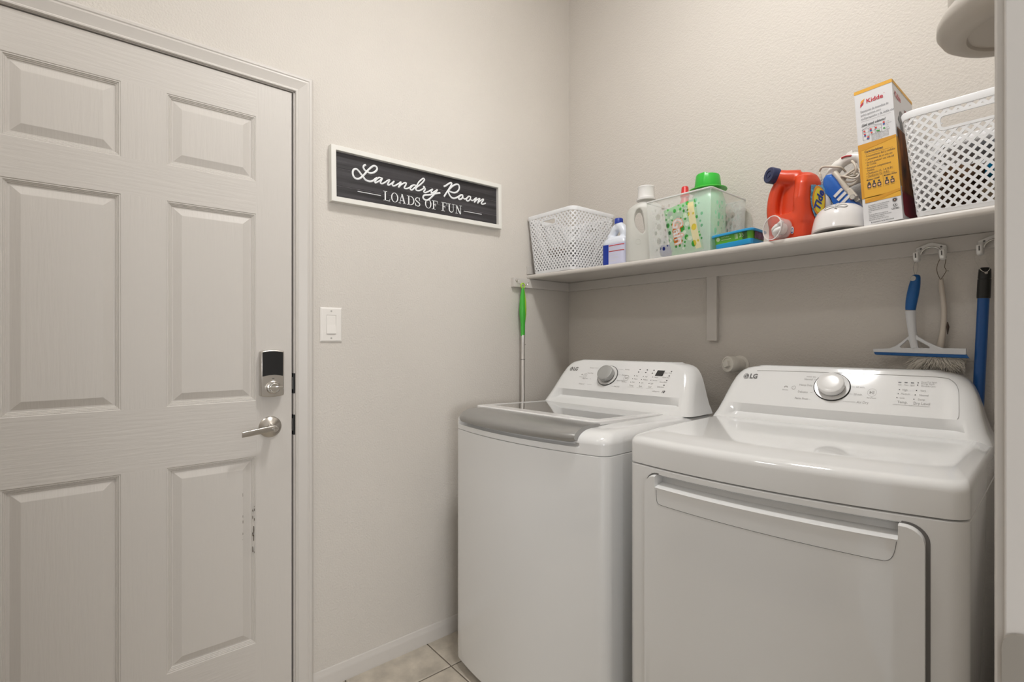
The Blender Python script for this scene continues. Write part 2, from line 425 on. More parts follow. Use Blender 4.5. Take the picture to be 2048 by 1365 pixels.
for z0, z1 in ((-.0815, -.0385), (-.0372, .0238), (.0251, .0815)):
    g = Geo().box(.003, .0118, -.3605, .3605, z0, z1)
    obj('plank', g, M_FRAME2, sg, smooth=0, bevel=(.0007, 1))
obj('plank_joint', Geo().box(.0025, .0106, -.3605, .3605, -.081, .081), mat('plank_groove', (.22, .20, .215), .7), sg, smooth=0)
SCRIPT = [[(-246,57),(-253,52),(-255,45),(-250,37),(-242,33),(-229,30),(-217,34),(-205,44),(-202,54),(-208,60),(-218,58),(-232,45),(-243,32),(-252,20),(-262,9),(-274,0),(-286,0),(-294,9),(-295,22),(-291,30),(-282,34),(-272,28),(-264,19),(-255,10),(-248,2),(-237,-1),(-227,0),(-217,5),(-211,11),(-202,18)],[(-183,19),(-193,21),(-203,13),(-211,3),(-209,-2),(-201,3),(-190,11),(-181,21)],[(-181,20),(-187,9),(-189,1),(-182,0),(-171,7),(-160,16),(-151,20)],[(-151,20),(-157,9),(-160,1),(-155,0),(-144,8),(-133,19)],[(-133,19),(-140,8),(-140,1),(-133,1),(-120,9),(-111,16),(-106,20),(-106,17),(-116,-2)],[(-116,-2),(-105,10),(-91,20),(-83,21),(-85,13),(-91,3),(-88,-1),(-78,1),(-66,8),(-60,15),(-49,20)],[(-39,19),(-49,20),(-61,10),(-65,1),(-58,-1),(-48,8),(-36,21),(-27,36),(-14,49),(-6,54),(-2,50),(-9,39),(-23,25),(-36,14),(-41,5),(-36,1),(-24,3),(-11,11),(-3,19),(-5,23)],[(-4,24),(-6,19),(0,16),(0,10),(-6,2),(0,-1),(10,3),(23,11),(35,19)],[(35,19),(29,9),(28,4),(34,4),(45,12),(57,21)],[(57,21),(43,1),(27,-16),(13,-28),(1,-30),(-8,-25),(-8,-17),(-1,-11),(17,-7),(39,0),(55,6),(70,10)],[(87,39),(99,46),(112,56),(122,61),(126,58),(122,49),(112,33),(100,16),(88,-2)],[(112,31),(130,49),(147,59),(159,60),(163,52),(161,40),(150,28),(137,23),(122,23),(111,26),(110,18),(116,8),(126,0),(138,0),(150,5),(159,11),(171,19),(179,20),(180,13),(174,4),(164,0),(159,4),(165,14),(172,19)],[(180,14),(185,7),(195,7),(204,15),(212,21),(220,20),(219,12),(212,3),(203,0),(199,4),(204,14),(211,20)],[(219,13),(225,6),(235,8),(243,16),(251,21),(248,15),(239,-1)],[(239,-1),(251,11),(267,21),(268,18),(261,8),(257,-2)],[(257,-1),(270,11),(286,21),(289,18),(281,9),(277,2),(282,-1),(292,2),(300,6)]]
g = Geo()
for k, s in enumerate(SCRIPT):
    p = smooth_path([(.0125 + .0002 * (k % 3), a / 1000, b / 1000) for a, b in s], 5)
    g.tube(p, .0036 if k in (0, 9, 10, 11) else .0030, 8, up=(1, 0, 0), squash=.5)
obj('script_lettering', g, M_LET, sg, smooth=60)
# serif capitals, drawn from stems, hairlines, serifs and bowls
def serif(ch, x0, w, z0, h):
    S, T, HR = .0050, .0016, .0018
    g = Geo(); R = lambda a, b, c, d: g.box(.0119, .0132, x0 + a, x0 + b, z0 + c, z0 + d)
    def Q(a0, b0, a1, b1, t):      # slanted stroke
        g.prism([(x0 + a0, z0 + b0), (x0 + a0 + t, z0 + b0), (x0 + a1 + t, z0 + b1), (x0 + a1, z0 + b1)], .0119, .0132, lambda y, z, d: (d, y, z))
    def bowl(cx, cz, rx, rz, a0, a1, n=20):
        P = []
        for k in range(n + 1):
            a = a0 + (a1 - a0) * k / n; th = T + (S - T) * abs(math.cos(a)) ** 1.3
            P.append([(.0132, x0 + cx + rx * math.cos(a), z0 + cz + rz * math.sin(a)), (.0132, x0 + cx + (rx - th) * math.cos(a), z0 + cz + (rz - th) * math.sin(a))])
        g.grid(P)
    if ch == 'L':
        R(.006, .011, 0, h); R(.001, .016, h - HR, h); R(.001, w, 0, HR); Q(w - .0035, HR, w - .0006, .009, .0012)
    elif ch == 'O': bowl(w / 2, h / 2, w / 2, h / 2 + .0005, 0, 2 * PI, 36)
    elif ch == 'A':
        Q(.004, 0, w / 2 - .0025, h, .0018); Q(w - .0085, 0, w / 2 - .004, h + .001, .0052); R(.008, w - .009, .010, .010 + HR); R(0, .0105, 0, HR); R(w - .0135, w, 0, HR)
    elif ch == 'D':
        R(.005, .010, 0, h); R(.0, .014, 0, HR); R(.0, .014, h - HR, h); bowl(.013, h / 2, w - .013, h / 2, -PI / 2, PI / 2)
    elif ch == 'S':
        pts = [(w - .0045, h - .011), (w - .006, h - .004), (w * .5, h - .0012), (.004, h - .005), (.003, h - .011), (.008, h * .56), (w - .008, h * .43), (w - .003, .0105), (w - .005, .004), (w * .5, .0012), (.005, .0035), (.0025, .012)]
        p = smooth_path([(.0122, x0 + a, z0 + b) for a, b in pts], 5); n = len(p)
        g.tube(p, [.0011 + .0013 * math.sin(PI * i / (n - 1)) ** 2 for i in range(n)], 6, up=(1, 0, 0), squash=.5)
        R(.001, .0025, 0, .013); R(w - .005, w - .0035, h - .013, h)
    elif ch == 'F':
        R(.005, .010, 0, h); R(.0, .016, 0, HR); R(.0, w, h - HR, h); R(w - .0015, w, h - .010, h); R(.010, w - .009, h * .5, h * .5 + HR); R(w - .0105, w - .009, h * .5 - .005, h * .5 + .007)
    elif ch == 'U':
        R(.005, .010, .012, h); R(w - .0065, w - .0047, .012, h); R(0, .015, h - HR, h); R(w - .012, w, h - HR, h)
        cx = (.005 + w - .0047) / 2; rx = (w - .0097) / 2
        P = []
        for k in range(21):
            a = PI + PI * k / 20; t = T + (.005 - T) * (1 - k / 20)
            P.append([(.0132, x0 + cx + rx * math.cos(a), z0 + .012 + .0125 * math.sin(a)), (.0132, x0 + cx + (rx - t) * math.cos(a), z0 + .012 + (.0125 - t) * math.sin(a))])
        g.grid(P)
    elif ch == 'N':
        R(.005, .0066, 0, h); R(w - .0068, w - .005, -.0005, h); Q(w - .0105, -.0005, .0025, h, .0055); R(0, .012, 0, HR); R(w - .012, w, h - HR, h); R(.0005, .008, h - HR, h)
    return g
for ch, a, b in (('L', -179, -151), ('O', -147, -117), ('A', -116, -84), ('D', -80, -48), ('S', -45, -21), ('O', -1, 28), ('F', 31, 58), ('F', 75, 102), ('U', 105, 138), ('N', 142, 175)):
    obj('serif_letter', serif(ch, a / 1000, (b - a) / 1000, -.061, .0355), M_LET, sg, smooth=0)
for a, b in ((-.278, -.188), (.185, .278)):
    obj('rule_line', Geo().box(.0119, .0128, a, b, -.0465, -.0443), M_LET, sg, smooth=0)

# ---------------------------------------------------------------- light switch
sw = thing('light_switch', 'white rocker light switch plate between the door and the washer', 'switch', (0, .6355, 1.2675))
g = Geo(); r = lambda i, x: [(x, -.0385 + i, -.0605 + i), (.0 + x, .0385 - i, -.0605 + i), (x, .0385 - i, .0605 - i), (x, -.0385 + i, .0605 - i)]
q = lambda x: [(x, -.0168, -.0333), (x, .0168, -.0333), (x, .0168, .0333), (x, -.0168, .0333)]
g.loft([r(0, .0003), r(0, .002), r(.002, .0045), r(.005, .006), q(.006), q(.002)], True, False)
obj('wall_plate', g, M_SWITCH, sw, smooth=0)
g = Geo(); g.loft([[(x0, -.0163, z), (x0, .0163, z), (x1, .0163, z), (x1, -.0163, z)] for z, x0, x1 in ((-.0328, .002, .0088), (-.0318, .002, .0096), (0, .002, .0066), (.0322, .002, .0056), (.0328, .002, .0052))])
obj('rocker', g, M_SWITCH, sw, smooth=0, bevel=(.0006, 2))
for z in (-.0475, .0475):
    obj('plate_screw', Geo().lathe([(.0032, 0), (.0032, .0006), (.0022, .0011)], 12, (.0058, 0, z), (1, 0, 0)), mat('screw_grey', (.45, .43, .40), .4), sw, smooth=40)

# ---------------------------------------------------------------- washer and dryer
def outline(x0, x1, vback, front, r, n=24, na=6, back_n=1):
    """plan outline from back-left round the front to back-right; front(u) is the front line"""
    def arc(u, t0, side):
        k = r - math.sqrt(max(0, r * r - t0 * t0)); return front(u) + k
    P = [(x0, vback), (x0, (vback + front(x0) + r) / 2), (x0, front(x0) + r)]
    for k in range(1, na):
        a = PI / 2 * k / na; u = x0 + r - r * math.cos(a); P.append((u, arc(u, r * math.cos(a), 0)))
    for k in range(n + 1):
        u = x0 + r + (x1 - x0 - 2 * r) * k / n; P.append((u, front(u)))
    for k in range(na - 1, 0, -1):
        a = PI / 2 * k / na; u = x1 - r + r * math.cos(a); P.append((u, arc(u, r * math.cos(a), 1)))
    P += [(x1, front(x1) + r), (x1, (vback + front(x1) + r) / 2), (x1, vback)]
    return P
BACK = .600
class Machine:
    def __init__(s, w, shear): s.w = w; s.sh = shear
    def bow(s, u): t = (u - s.w / 2) / (s.w / 2); return -.043 * (1 - t * t)
    def P(s, u, v, z): return (u + s.sh * v, v, z)
    def ring(s, z, ins=0, r=.028, back=BACK, k=1.0):
        return [s.P(u, v, z) for u, v in outline(ins * k, s.w - ins * k, back - ins * .3, lambda u: s.bow(u) + ins, max(.004, r - ins * .2) + ins * .5)]
    def vf(s, z): return .446 + .665 * (z - .957)
    def cbow(s, u): t = (u - s.w / 2) / (s.w / 2); return -.014 * (1 - t * t) + .0
    def face(s, u, z, off=.0006):
        """console face; u measured where the console front stands (v about .52)"""
        return s.P(u, s.vf(z) + s.cbow(u) - off, z + off * .5)
def console(m, root, z0=.957):
    lv = [(.9515, .003, 0), (.9665, .008, 0), (.982, .015, .024), (1.0105, .023, .0), (1.012, .0234, 0), (1.04, .030, 0), (1.07, .038, 0), (1.09, .0455, 0), (1.104, .054, 0), (1.113, .063, 0), (1.120, .076, 0), (1.1245, .092, 0), (1.1265, .108, 0)]
    rings = []
    for z, x0, rec in lv:
        f = lambda u: m.vf(z) + m.cbow(u)
        o = outline(x0, m.w - x0, BACK, f, .037, 28, 6)
        na = 3 + 5
        pts = []
        for i, (u, v) in enumerate(o):
            if rec and na + 1 <= i <= na + 27: v += rec
            pts.append(m.P(u, v, z))
        rings.append(pts)
    for ins, z in ((.004, 1.1295), (.010, 1.1305)):
        o = outline(.110 + ins * .6, m.w - .110 - ins * .6, BACK - ins * .3, lambda u: m.vf(1.1265) + m.cbow(u) + ins, .036, 28, 6)
        rings.append([m.P(u, v, z) for u, v in o])
    return obj('control_console', Geo().loft(rings), M_WHITE, root, smooth=42)

def knob(m, root, u, z, r, mt, ring_mt):
    c = Vector(m.face(u, z)); n = (Vector(m.face(u, z, .01)) - c).normalized()
    n = Vector((0, -1 / math.hypot(1, .665), .665 / math.hypot(1, .665)))
    k = obj('dial_ring', Geo().lathe([(r * 1.36, -.001), (r * 1.36, .0012), (r * 1.30, .0022)], 40, c, n), M_BLACK, root, smooth=40)
    obj('dial_skirt', Geo().lathe([(r * 1.30, .001), (r * 1.29, .0032), (r * 1.05, .0026)], 40, c, n), ring_mt, k, smooth=40)
    o = obj('dial_knob', Geo().lathe([(r * .90, .0), (r * .93, .004), (r, .008), (r, .024), (r * .96, .0275), (r * .85, .0292), (r * .5, .0298)], 40, c, n), mt, root, smooth=35)
    obj('dial_base', Geo().lathe([(r * .94, .001), (r * .95, .010)], 40, c, n), M_DARK, k, smooth=40)
    return o
def logo(m, root, u0, z, r):
    fn = lambda a, b: m.face(a, z + b, .0008)
    g = Geo()
    put_poly(g, fn, circle(u0, 0, r, 28))
    put_text(g, fn, 'LG', u0 + r * 1.35, 0, r * 2.35, 'LEFT', bold=.045, sx=1.0)
    o = obj('brand_mark', g, M_INK, root, smooth=0)
    g = Geo(); f2_ = lambda a, b: m.face(a, z + b, .0012)
    put_ring(g, f2_, u0, 0, r * .66, r * .80, 20, 0, .0, -1.6 * PI)
    put_rect(g, f2_, u0 - r * .06, -r * .4, u0 + r * .08, r * .45); put_rect(g, f2_, u0, -r * .4, u0 + r * .38, -r * .26)
    put_poly(g, f2_, circle(u0 - r * .38, r * .32, r * .14, 10))
    obj('brand_face', g, M_WHITE, o, smooth=0)
def base_and_feet(m, root):
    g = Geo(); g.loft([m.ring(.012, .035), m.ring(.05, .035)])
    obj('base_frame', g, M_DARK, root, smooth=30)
    for u in (.07, m.w - .07):
        for v in (.06, BACK - .07):
            x, y, _ = m.P(u, v, 0)
            obj('foot', Geo().lathe([(.018, 0), (.02, .004), (.02, .009), (.008, .012), (.008, .03)], 16, (x, y, 0)), M_BLACK, root, smooth=40)

# --- washer
WM = Machine(.678, .066)
wa = thing('washing_machine', 'white top-load washer with glass lid and silver front handle, beside the left wall', 'washer', (.183, 1.037, 0), math.radians(4.7))
base_and_feet(WM, wa)
obj('cabinet', Geo().loft([WM.ring(.032, .006), WM.ring(.036, .001), WM.ring(.040), WM.ring(.8825), WM.ring(.8840, .0015)]), M_WHITE, wa, smooth=40)
# top cover with an opening over the tub
LU0, LU1, LV0, LV1 = .062, .545, .130, .468
def pocket(z, d):                               # finger pocket under the lid handle
    return [(x, y + (d if .052 < x - WM.sh * y < .588 and y < .2 else 0), zz) for x, y, zz in WM.ring(z)]
rings = [WM.ring(.8855, .0015), WM.ring(.887, 0), WM.ring(.9035, 0), pocket(.9050, .012), pocket(.9085, .020), pocket(.9160, .022), WM.ring(.9170, 0)]
for k in range(1, 8):
    a = PI / 2 * k / 7; rings.append(WM.ring(.917 + .035 * math.sin(a), .062 * (1 - math.cos(a)), k=.55))
g = Geo().loft(rings, True, False)
bm = bmesh.new(); vs = [bm.verts.new(p) for p in rings[-1]]
ed = [bm.edges.new((vs[i], vs[(i + 1) % len(vs)])) for i in range(len(vs))]
hole = [WM.P(u, v, .952) for u, v in rrect(LU0, LV0, LU1, LV1, .02, 4)]
hv = [bm.verts.new(p) for p in hole]; ed += [bm.edges.new((hv[i], hv[(i + 1) % len(hv)])) for i in range(len(hv))]
bmesh.ops.triangle_fill(bm, edges=ed, use_beauty=True)
bm.verts.index_update()
g.add([v.co[:] for v in bm.verts], [[v.index for v in f.verts] for f in bm.faces]); bm.free()
g.loft([hole, [(x, y, .84) for x, y, z in hole]], False, False)
obj('top_cover', g, M_WHITE, wa, smooth=40)
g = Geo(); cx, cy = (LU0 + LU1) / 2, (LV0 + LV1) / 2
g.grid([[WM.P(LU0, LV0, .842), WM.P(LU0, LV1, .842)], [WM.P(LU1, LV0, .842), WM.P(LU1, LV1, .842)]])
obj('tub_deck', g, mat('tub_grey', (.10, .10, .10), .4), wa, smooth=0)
g = Geo(); x, y, _ = WM.P(cx, cy, 0)
g.lathe([(.150, .845), (.165, .848), (.165, .852), (.148, .853), (.146, .80)], 40, (x, y, 0), cap1=False, cap0=False)
obj('tub_ring', g, M_CHROME, wa, smooth=40)
# lid
lid = bpy.data.objects.new('lid', None); COL.objects.link(lid); lid.parent = wa
U0, U1, V0, V1 = .022, .582, .072, .478
def lr(i, z): return [WM.P(u, v, z - .012 * (v - .07) / .4) for u, v in rrect(U0 + i, V0 + i, U1 - i, V1 - i, .022, 4)]
def hr(z): return [WM.P(u, v, z - .012 * (v - .07) / .4) for u, v in rrect(LU0 - .006, LV0 - .004, LU1 + .004, LV1 + .002, .012, 4)]
g = Geo().loft([lr(0, .9545), lr(0, .9640), lr(.003, .9665), hr(.9670), hr(.9600)], False, False)
obj('lid_frame', g, M_WPL, lid, smooth=30)
M_GLASS = mat('lid_glass', (.62, .63, .63), .02, trans=1, ior=1.6, spec=.8, coat=1)
obj('lid_glass', Geo().loft([hr(.9620), hr(.9662)]), M_GLASS, lid, smooth=0)
prof = [(.084, .9560), (.084, .9610), (.05, .9625), (.022, .9605), (.000, .9535), (-.0135, .9420), (-.0185, .9310), (-.0165, .9225), (-.0095, .9180), (.0, .9165), (.02, .920), (.06, .950)]
rings = []
for k in range(33):
    t = k / 32; u = .060 + .532 * t
    e = min(1, min(t, 1 - t) / .03); e = math.sqrt(max(0, 1 - (1 - e) ** 2)) * .25 + .75
    rings.append([WM.P(u, WM.bow(u) * (1 - max(0, (v - .0)) / .088) * 1.0 + (v if v > 0 else v * e), .94 + (z - .94) * e if z < .955 else z - .002 * (1 - e)) for v, z in prof])
obj('lid_handle', Geo().loft(rings), M_SILVER, lid, smooth=50)
console(WM, wa)
knob(WM, wa, .297, 1.0715, .0335, M_KNOBG, M_WPL)
logo(WM, wa, .097, 1.0905, .0085)
DU = -.036          # from console-face readings to this frame
ft = lambda a, b: WM.face(a + DU, b, .0008)
g = Geo()
for s, u, z, al in (('Normal', .249, 1.0985, 'RIGHT'), ('Heavy Duty', .258, 1.077, 'RIGHT'), ('Deep Wash', .243, 1.0545, 'RIGHT'), ('Waterproof', .236, 1.0335, 'RIGHT'),
                    ('Bedding', .402, 1.0985, 'LEFT'), ('Delicates', .397, 1.077, 'LEFT'), ('Speed Wash', .384, 1.056, 'LEFT'), ('Tub Clean', .382, 1.0335, 'LEFT'),
                    ('Hot', .459, 1.0765, 'LEFT'), ('Warm', .455, 1.065, 'LEFT'), ('Cold', .4515, 1.053, 'LEFT'), ('High', .497, 1.076, 'LEFT'), ('Medium', .494, 1.0645, 'LEFT'), ('Low', .490, 1.053, 'LEFT'),
                    ('Heavy', .536, 1.0755, 'LEFT'), ('Normal', .533, 1.064, 'LEFT'), ('Light', .529, 1.0525, 'LEFT'), ('Delay Wash', .583, 1.0925, 'CENTER'), ('Water Plus', .580, 1.0765, 'CENTER'), ('Extra Rinse', .577, 1.060, 'CENTER'), ('Child Lock', .573, 1.0425, 'CENTER')):
    put_text(g, ft, s, u, z, .0066, al, sx=.9)
for s, u in (('Temp.', .456), ('Spin', .494), ('Soil', .532)):
    put_text(g, ft, s, u, 1.0405, .008)
    put_rect(g, ft, u - .014, 1.0345, u + .014, 1.0349)
for k in range(4):
    z = (1.0985, 1.077, 1.0545, 1.0335)[k]; d = (.030, .012, .012, .030)[k]
    put_rect(g, ft, .250 + (0 if k in (0, 3) else .002), z - .0003, .250 + d * .8, z + .0003); put_rect(g, ft, .398 - d * .8 - .008, z - .0003, .392, z + .0003)
put_ring(g, ft, .222, 1.066, .0086, .0094); put_ring(g, ft, .222, 1.066, .0038, .0046, 20, 0, 2.2, 2.2 + 1.7 * PI); put_rect(g, ft, .2216, 1.067, .2224, 1.0715)
put_text(g, ft, 'Remote', .204, 1.060, .0052); put_ring(g, ft, .204, 1.0675, .002, .0046, 14, 0, 0, PI)
put_ring(g, ft, .4215, 1.0665, .0098, .0108)
put_poly(g, ft, [(.4175, 1.0625), (.4225, 1.0665), (.4175, 1.0705)]); put_rect(g, ft, .4235, 1.0625, .4247, 1.0705); put_rect(g, ft, .4257, 1.0625, .4269, 1.0705)
put_text(g, ft, 'Start/Pause', .4185, 1.0525, .0048)
put_text(g, ft, 'ezDispense', .561, 1.0265, .0062, shear=.2)
obj('control_lettering', g, M_INKL, wa, smooth=0)
g = Geo()
put_text(g, ft, '10', .589, 1.0265, .0115, bold=.03, shear=.25)
for u, z in ((.4665, 1.1005), (.464, 1.091), (.497, 1.1), (.4945, 1.0905), (.5245, 1.1), (.522, 1.0895), (.594, 1.0985), (.591, 1.0825), (.588, 1.066), (.584, 1.0495)):
    put_poly(g, ft, circle(u, z, .0030, 10, .0014))
for u, zz in (.454, (1.0765, 1.065, 1.053)), (.492, (1.076, 1.0645, 1.053)), (.531, (1.0755, 1.064, 1.0525)):
    for k, z in enumerate(zz): put_poly(g, ft, circle(u - .0028 * k - .0015, z, .0014, 8))
obj('control_buttons', g, M_BLACK, wa, smooth=0)
g = Geo(); put_poly(g, ft, [(.5355, 1.0805), (.5655, 1.0805), (.5685, 1.1005), (.5395, 1.1005)])
obj('display', g, M_DISP, wa, smooth=0)

# --- dryer
DM = Machine(.686, .083)
dr = thing('clothes_dryer', 'white front-load dryer with wide flat door, at the right of the washer', 'dryer', (.915, 1.115, 0), math.radians(7.0))
base_and_feet(DM, dr)
def dent(z):                                    # pocket behind the grip of the door
    return [(x, y + (.055 if .088 < x - DM.sh * y < .605 and y < .2 else 0), zz) for x, y, zz in DM.ring(z)]
obj('cabinet', Geo().loft([DM.ring(.032, .006), DM.ring(.036, .001), DM.ring(.040), DM.ring(.8375), dent(.8380), dent(.8676), DM.ring(.8682), DM.ring(.8805), DM.ring(.8820, .002)]), M_WHITE, dr, smooth=40)
rings = [DM.ring(.8850, .002), DM.ring(.8862, 0), DM.ring(.934, 0)]
for k in range(1, 7):
    a = PI / 2 * k / 6; rings.append(DM.ring(.934 + .0215 * math.sin(a), .0235 * (1 - math.cos(a)), k=.42))
rings += [DM.ring(.9605, .042, k=.42), DM.ring(.9645, .066, k=.42), DM.ring(.9657, .082, k=.42), DM.ring(.9659, .092, k=.42)]
obj('top_cover', Geo().loft(rings), M_WHITE, dr, smooth=38)
console(DM, dr)
# door: bowed plate with a scooped grip along its top edge
def dv(u): return DM.bow(u) - .0125
du0, du1, dz0, dz1, rr = .066, .629, .285, .867, .032
def zlim(u):
    e = max(0, rr - (u - du0), rr - (du1 - u)); k = rr - math.sqrt(max(0, rr * rr - e * e)); return dz0 + k, dz1 - k
us = [du0 + rr * (1 - math.cos(PI / 2 * k / 7)) for k in range(8)] + [.0985, .0995] + [.0995 + .4905 * k / 24 for k in range(1, 25)] + [.591] + [du1 - rr + rr * math.sin(PI / 2 * k / 7) for k in range(8)]
us[7] = .0978
zr = [.30, .45, .60, .70, .77, .81, .834, .8375, .8395, .846, .858, .8685]
P_ = []
for u in us:
    a, b = zlim(u); sc = .0993 < u < .5905; col = []
    col.append((u, DM.bow(u) + .001, a)); col.append((u, dv(u) + .006, a)); col.append((u, dv(u) + .001, min(a + .003, b)))
    for z in zr:
        v = dv(u); zz = min(max(z, a + .004), b - .003)
        if sc:
            zz = min(z, dz1)
            if z >= .8395: v += {.8395: .004, .846: .036, .858: .040, .8685: .036}[z]
            if z == .8375: v += -.001
        col.append((u, v, zz))
    if sc: col += [(u, dv(u) + .030, dz1), (u, dv(u) + .0115, dz1 + .0005)]
    else: col += [(u, dv(u) + .006, b), (u, DM.bow(u) + .001, b)]
    P_.append([DM.P(*c) for c in col])
g = Geo().grid(P_)
g.add(P_[0], [tuple(range(len(P_[0])))]); g.add(P_[-1], [tuple(range(len(P_[-1])))])
dd = obj('dryer_door', g, M_WHITE, dr, smooth=28)
# flat dark ring painting the shade of the gap round the door
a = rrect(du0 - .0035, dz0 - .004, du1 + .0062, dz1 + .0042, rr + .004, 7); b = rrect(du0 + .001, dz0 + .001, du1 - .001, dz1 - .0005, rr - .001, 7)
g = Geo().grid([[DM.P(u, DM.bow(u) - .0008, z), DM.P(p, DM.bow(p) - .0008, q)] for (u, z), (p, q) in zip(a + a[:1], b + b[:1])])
obj('door_gap_shade', g, M_DKGREY, dr, smooth=0)
pth = smooth_path([(.1035, .832), (.1040, .818), (.1065, .8015), (.113, .7975), (.13, .7965), (.2, .796), (.35, .795), (.5, .7935), (.56, .793), (.575, .795), (.5825, .803), (.587, .818), (.589, .834)], 4)
obj('handle_seam', Geo().tube([DM.P(p.x, dv(p.x) - .0001, p.y) for p in pth], .0006, 6), M_INK, dd, smooth=60)
knob(DM, dr, .3385, 1.0745, .0345, M_WPL, M_WPL)
logo(DM, dr, .090, 1.0935, .0085)
ft = lambda a, b: DM.face(a, b, .0008)
g = Geo()
for s, u, z, al, k in (('sensor dry', .292, 1.1005, 'RIGHT', .0062), ('Normal', .286, 1.0925, 'RIGHT', .0080), ('Heavy Duty', .288, 1.0755, 'RIGHT', .0080), ('Delicates', .280, 1.0555, 'RIGHT', .0080), ('Perm. Press', .284, 1.0365, 'RIGHT', .0080),
                       ('More Time', .395, 1.0985, 'LEFT', .0075), ('60 min.', .3975, 1.0775, 'LEFT', .0078), ('20 min.', .3945, 1.0575, 'LEFT', .0078), ('Air Dry', .405, 1.037, 'LEFT', .0095),
                       ('High', .502, 1.0765, 'LEFT', .0066), ('Medium', .500, 1.066, 'LEFT', .0066), ('Low', .499, 1.0555, 'LEFT', .0066), ('Very', .540, 1.0765, 'LEFT', .0066), ('Normal', .539, 1.065, 'LEFT', .0066), ('Damp', .537, 1.054, 'LEFT', .0066),
                       ('Temp.', .506, 1.0445, 'CENTER', .0095), ('Dry Level', .546, 1.0440, 'CENTER', .0095), ('Damp Dry Signal', .540, 1.099, 'LEFT', .005), ('Energy Saver', .540, 1.0945, 'LEFT', .0058), ('Wrinkle Care', .540, 1.0885, 'LEFT', .0058),
                       ('Less', .495, 1.0895, 'CENTER', .0048), ('More', .509, 1.0893, 'CENTER', .0048), ('Signal', .522, 1.089, 'CENTER', .0048), ('Start/Pause', .437, 1.0505, 'CENTER', .0052), ('Remote', .217, 1.0585, 'CENTER', .0055), ('Hold', .523, 1.0375, 'CENTER', .004)):
    put_text(g, ft, s, u, z, k, al, sx=.92)
for u0, u1, z in ((.288, .308, 1.0925), (.286, .292, 1.0555), (.286, .291, 1.0365), (.386, .395, 1.0775), (.382, .392, 1.0575), (.372, .402, 1.037), (.486, .519, 1.0378), (.527, .563, 1.0375)):
    put_rect(g, ft, u0, z - .0003, u1, z + .0003)
put_ring(g, ft, .239, 1.0665, .0046, .0056, 24, 0, 2.1, 2.1 + 1.68 * PI); put_rect(g, ft, .2386, 1.067, .2395, 1.0725)
put_ring(g, ft, .217, 1.0655, .0026, .0052, 14, 0, 0, PI)
put_poly(g, ft, [(.431, 1.0605), (.4365, 1.065), (.431, 1.0695)]); put_rect(g, ft, .4375, 1.0605, .4388, 1.0695); put_rect(g, ft, .440, 1.0605, .4413, 1.0695)
put_ring(g, ft, .4365, 1.065, .0100, .0105)
obj('control_lettering', g, M_INKL, dr, smooth=0)
g = Geo()
for u in (.4945, .508, .5215): put_poly(g, ft, rrect(u - .0035, 1.0945, u + .0035, 1.0968, .001, 2))
for u, z in ((.5335, 1.0965), (.533, 1.0905), (.496, 1.0765), (.4945, 1.066), (.493, 1.0555), (.532, 1.0765), (.5305, 1.065), (.529, 1.054)): put_poly(g, ft, circle(u, z, .0014, 8))
obj('control_buttons', g, M_BLACK, dr, smooth=0)
# printed panel edge on the console
pth = smooth_path([(.618, 1.0125), (.6205, 1.020), (.6185, 1.05), (.6145, 1.085), (.603, 1.104), (.58, 1.1125), (.5, 1.1145), (.34, 1.115), (.2, 1.1145), (.12, 1.1125)], 5)
obj('panel_seam', Geo().tube([ft(p.x, p.y) for p in pth], .0005, 6), mat('seam_grey', (.40, .39, .38), .5), dr, smooth=60)

# ---------------------------------------------------------------- baskets on the shelf
def rr_pos(f, x0, y0, x1, y1, r):
    """point and outward normal at fraction f of a rounded rectangle, from the left end of the front side, counter-clockwise"""
    w, d, a = x1 - x0 - 2 * r, y1 - y0 - 2 * r, PI * r / 2
    f = (f % 1) * (2 * w + 2 * d + 4 * a)
    for k in range(4):
        ln = w if k % 2 == 0 else d
        if f <= ln:
            return (((x0 + r + f, y0), (0, -1)), ((x1, y0 + r + f), (1, 0)), ((x1 - r - f, y1), (0, 1)), ((x0, y1 - r - f), (-1, 0)))[k]
        f -= ln
        if f <= a:
            t = -PI / 2 + k * PI / 2 + f / r; cx, cy = ((x1 - r, y0 + r), (x1 - r, y1 - r), (x0 + r, y1 - r), (x0 + r, y0 + r))[k]
            return (cx + r * math.cos(t), cy + r * math.sin(t)), (math.cos(t), math.sin(t))
        f -= a
    return (x0 + r, y0), (0, -1)
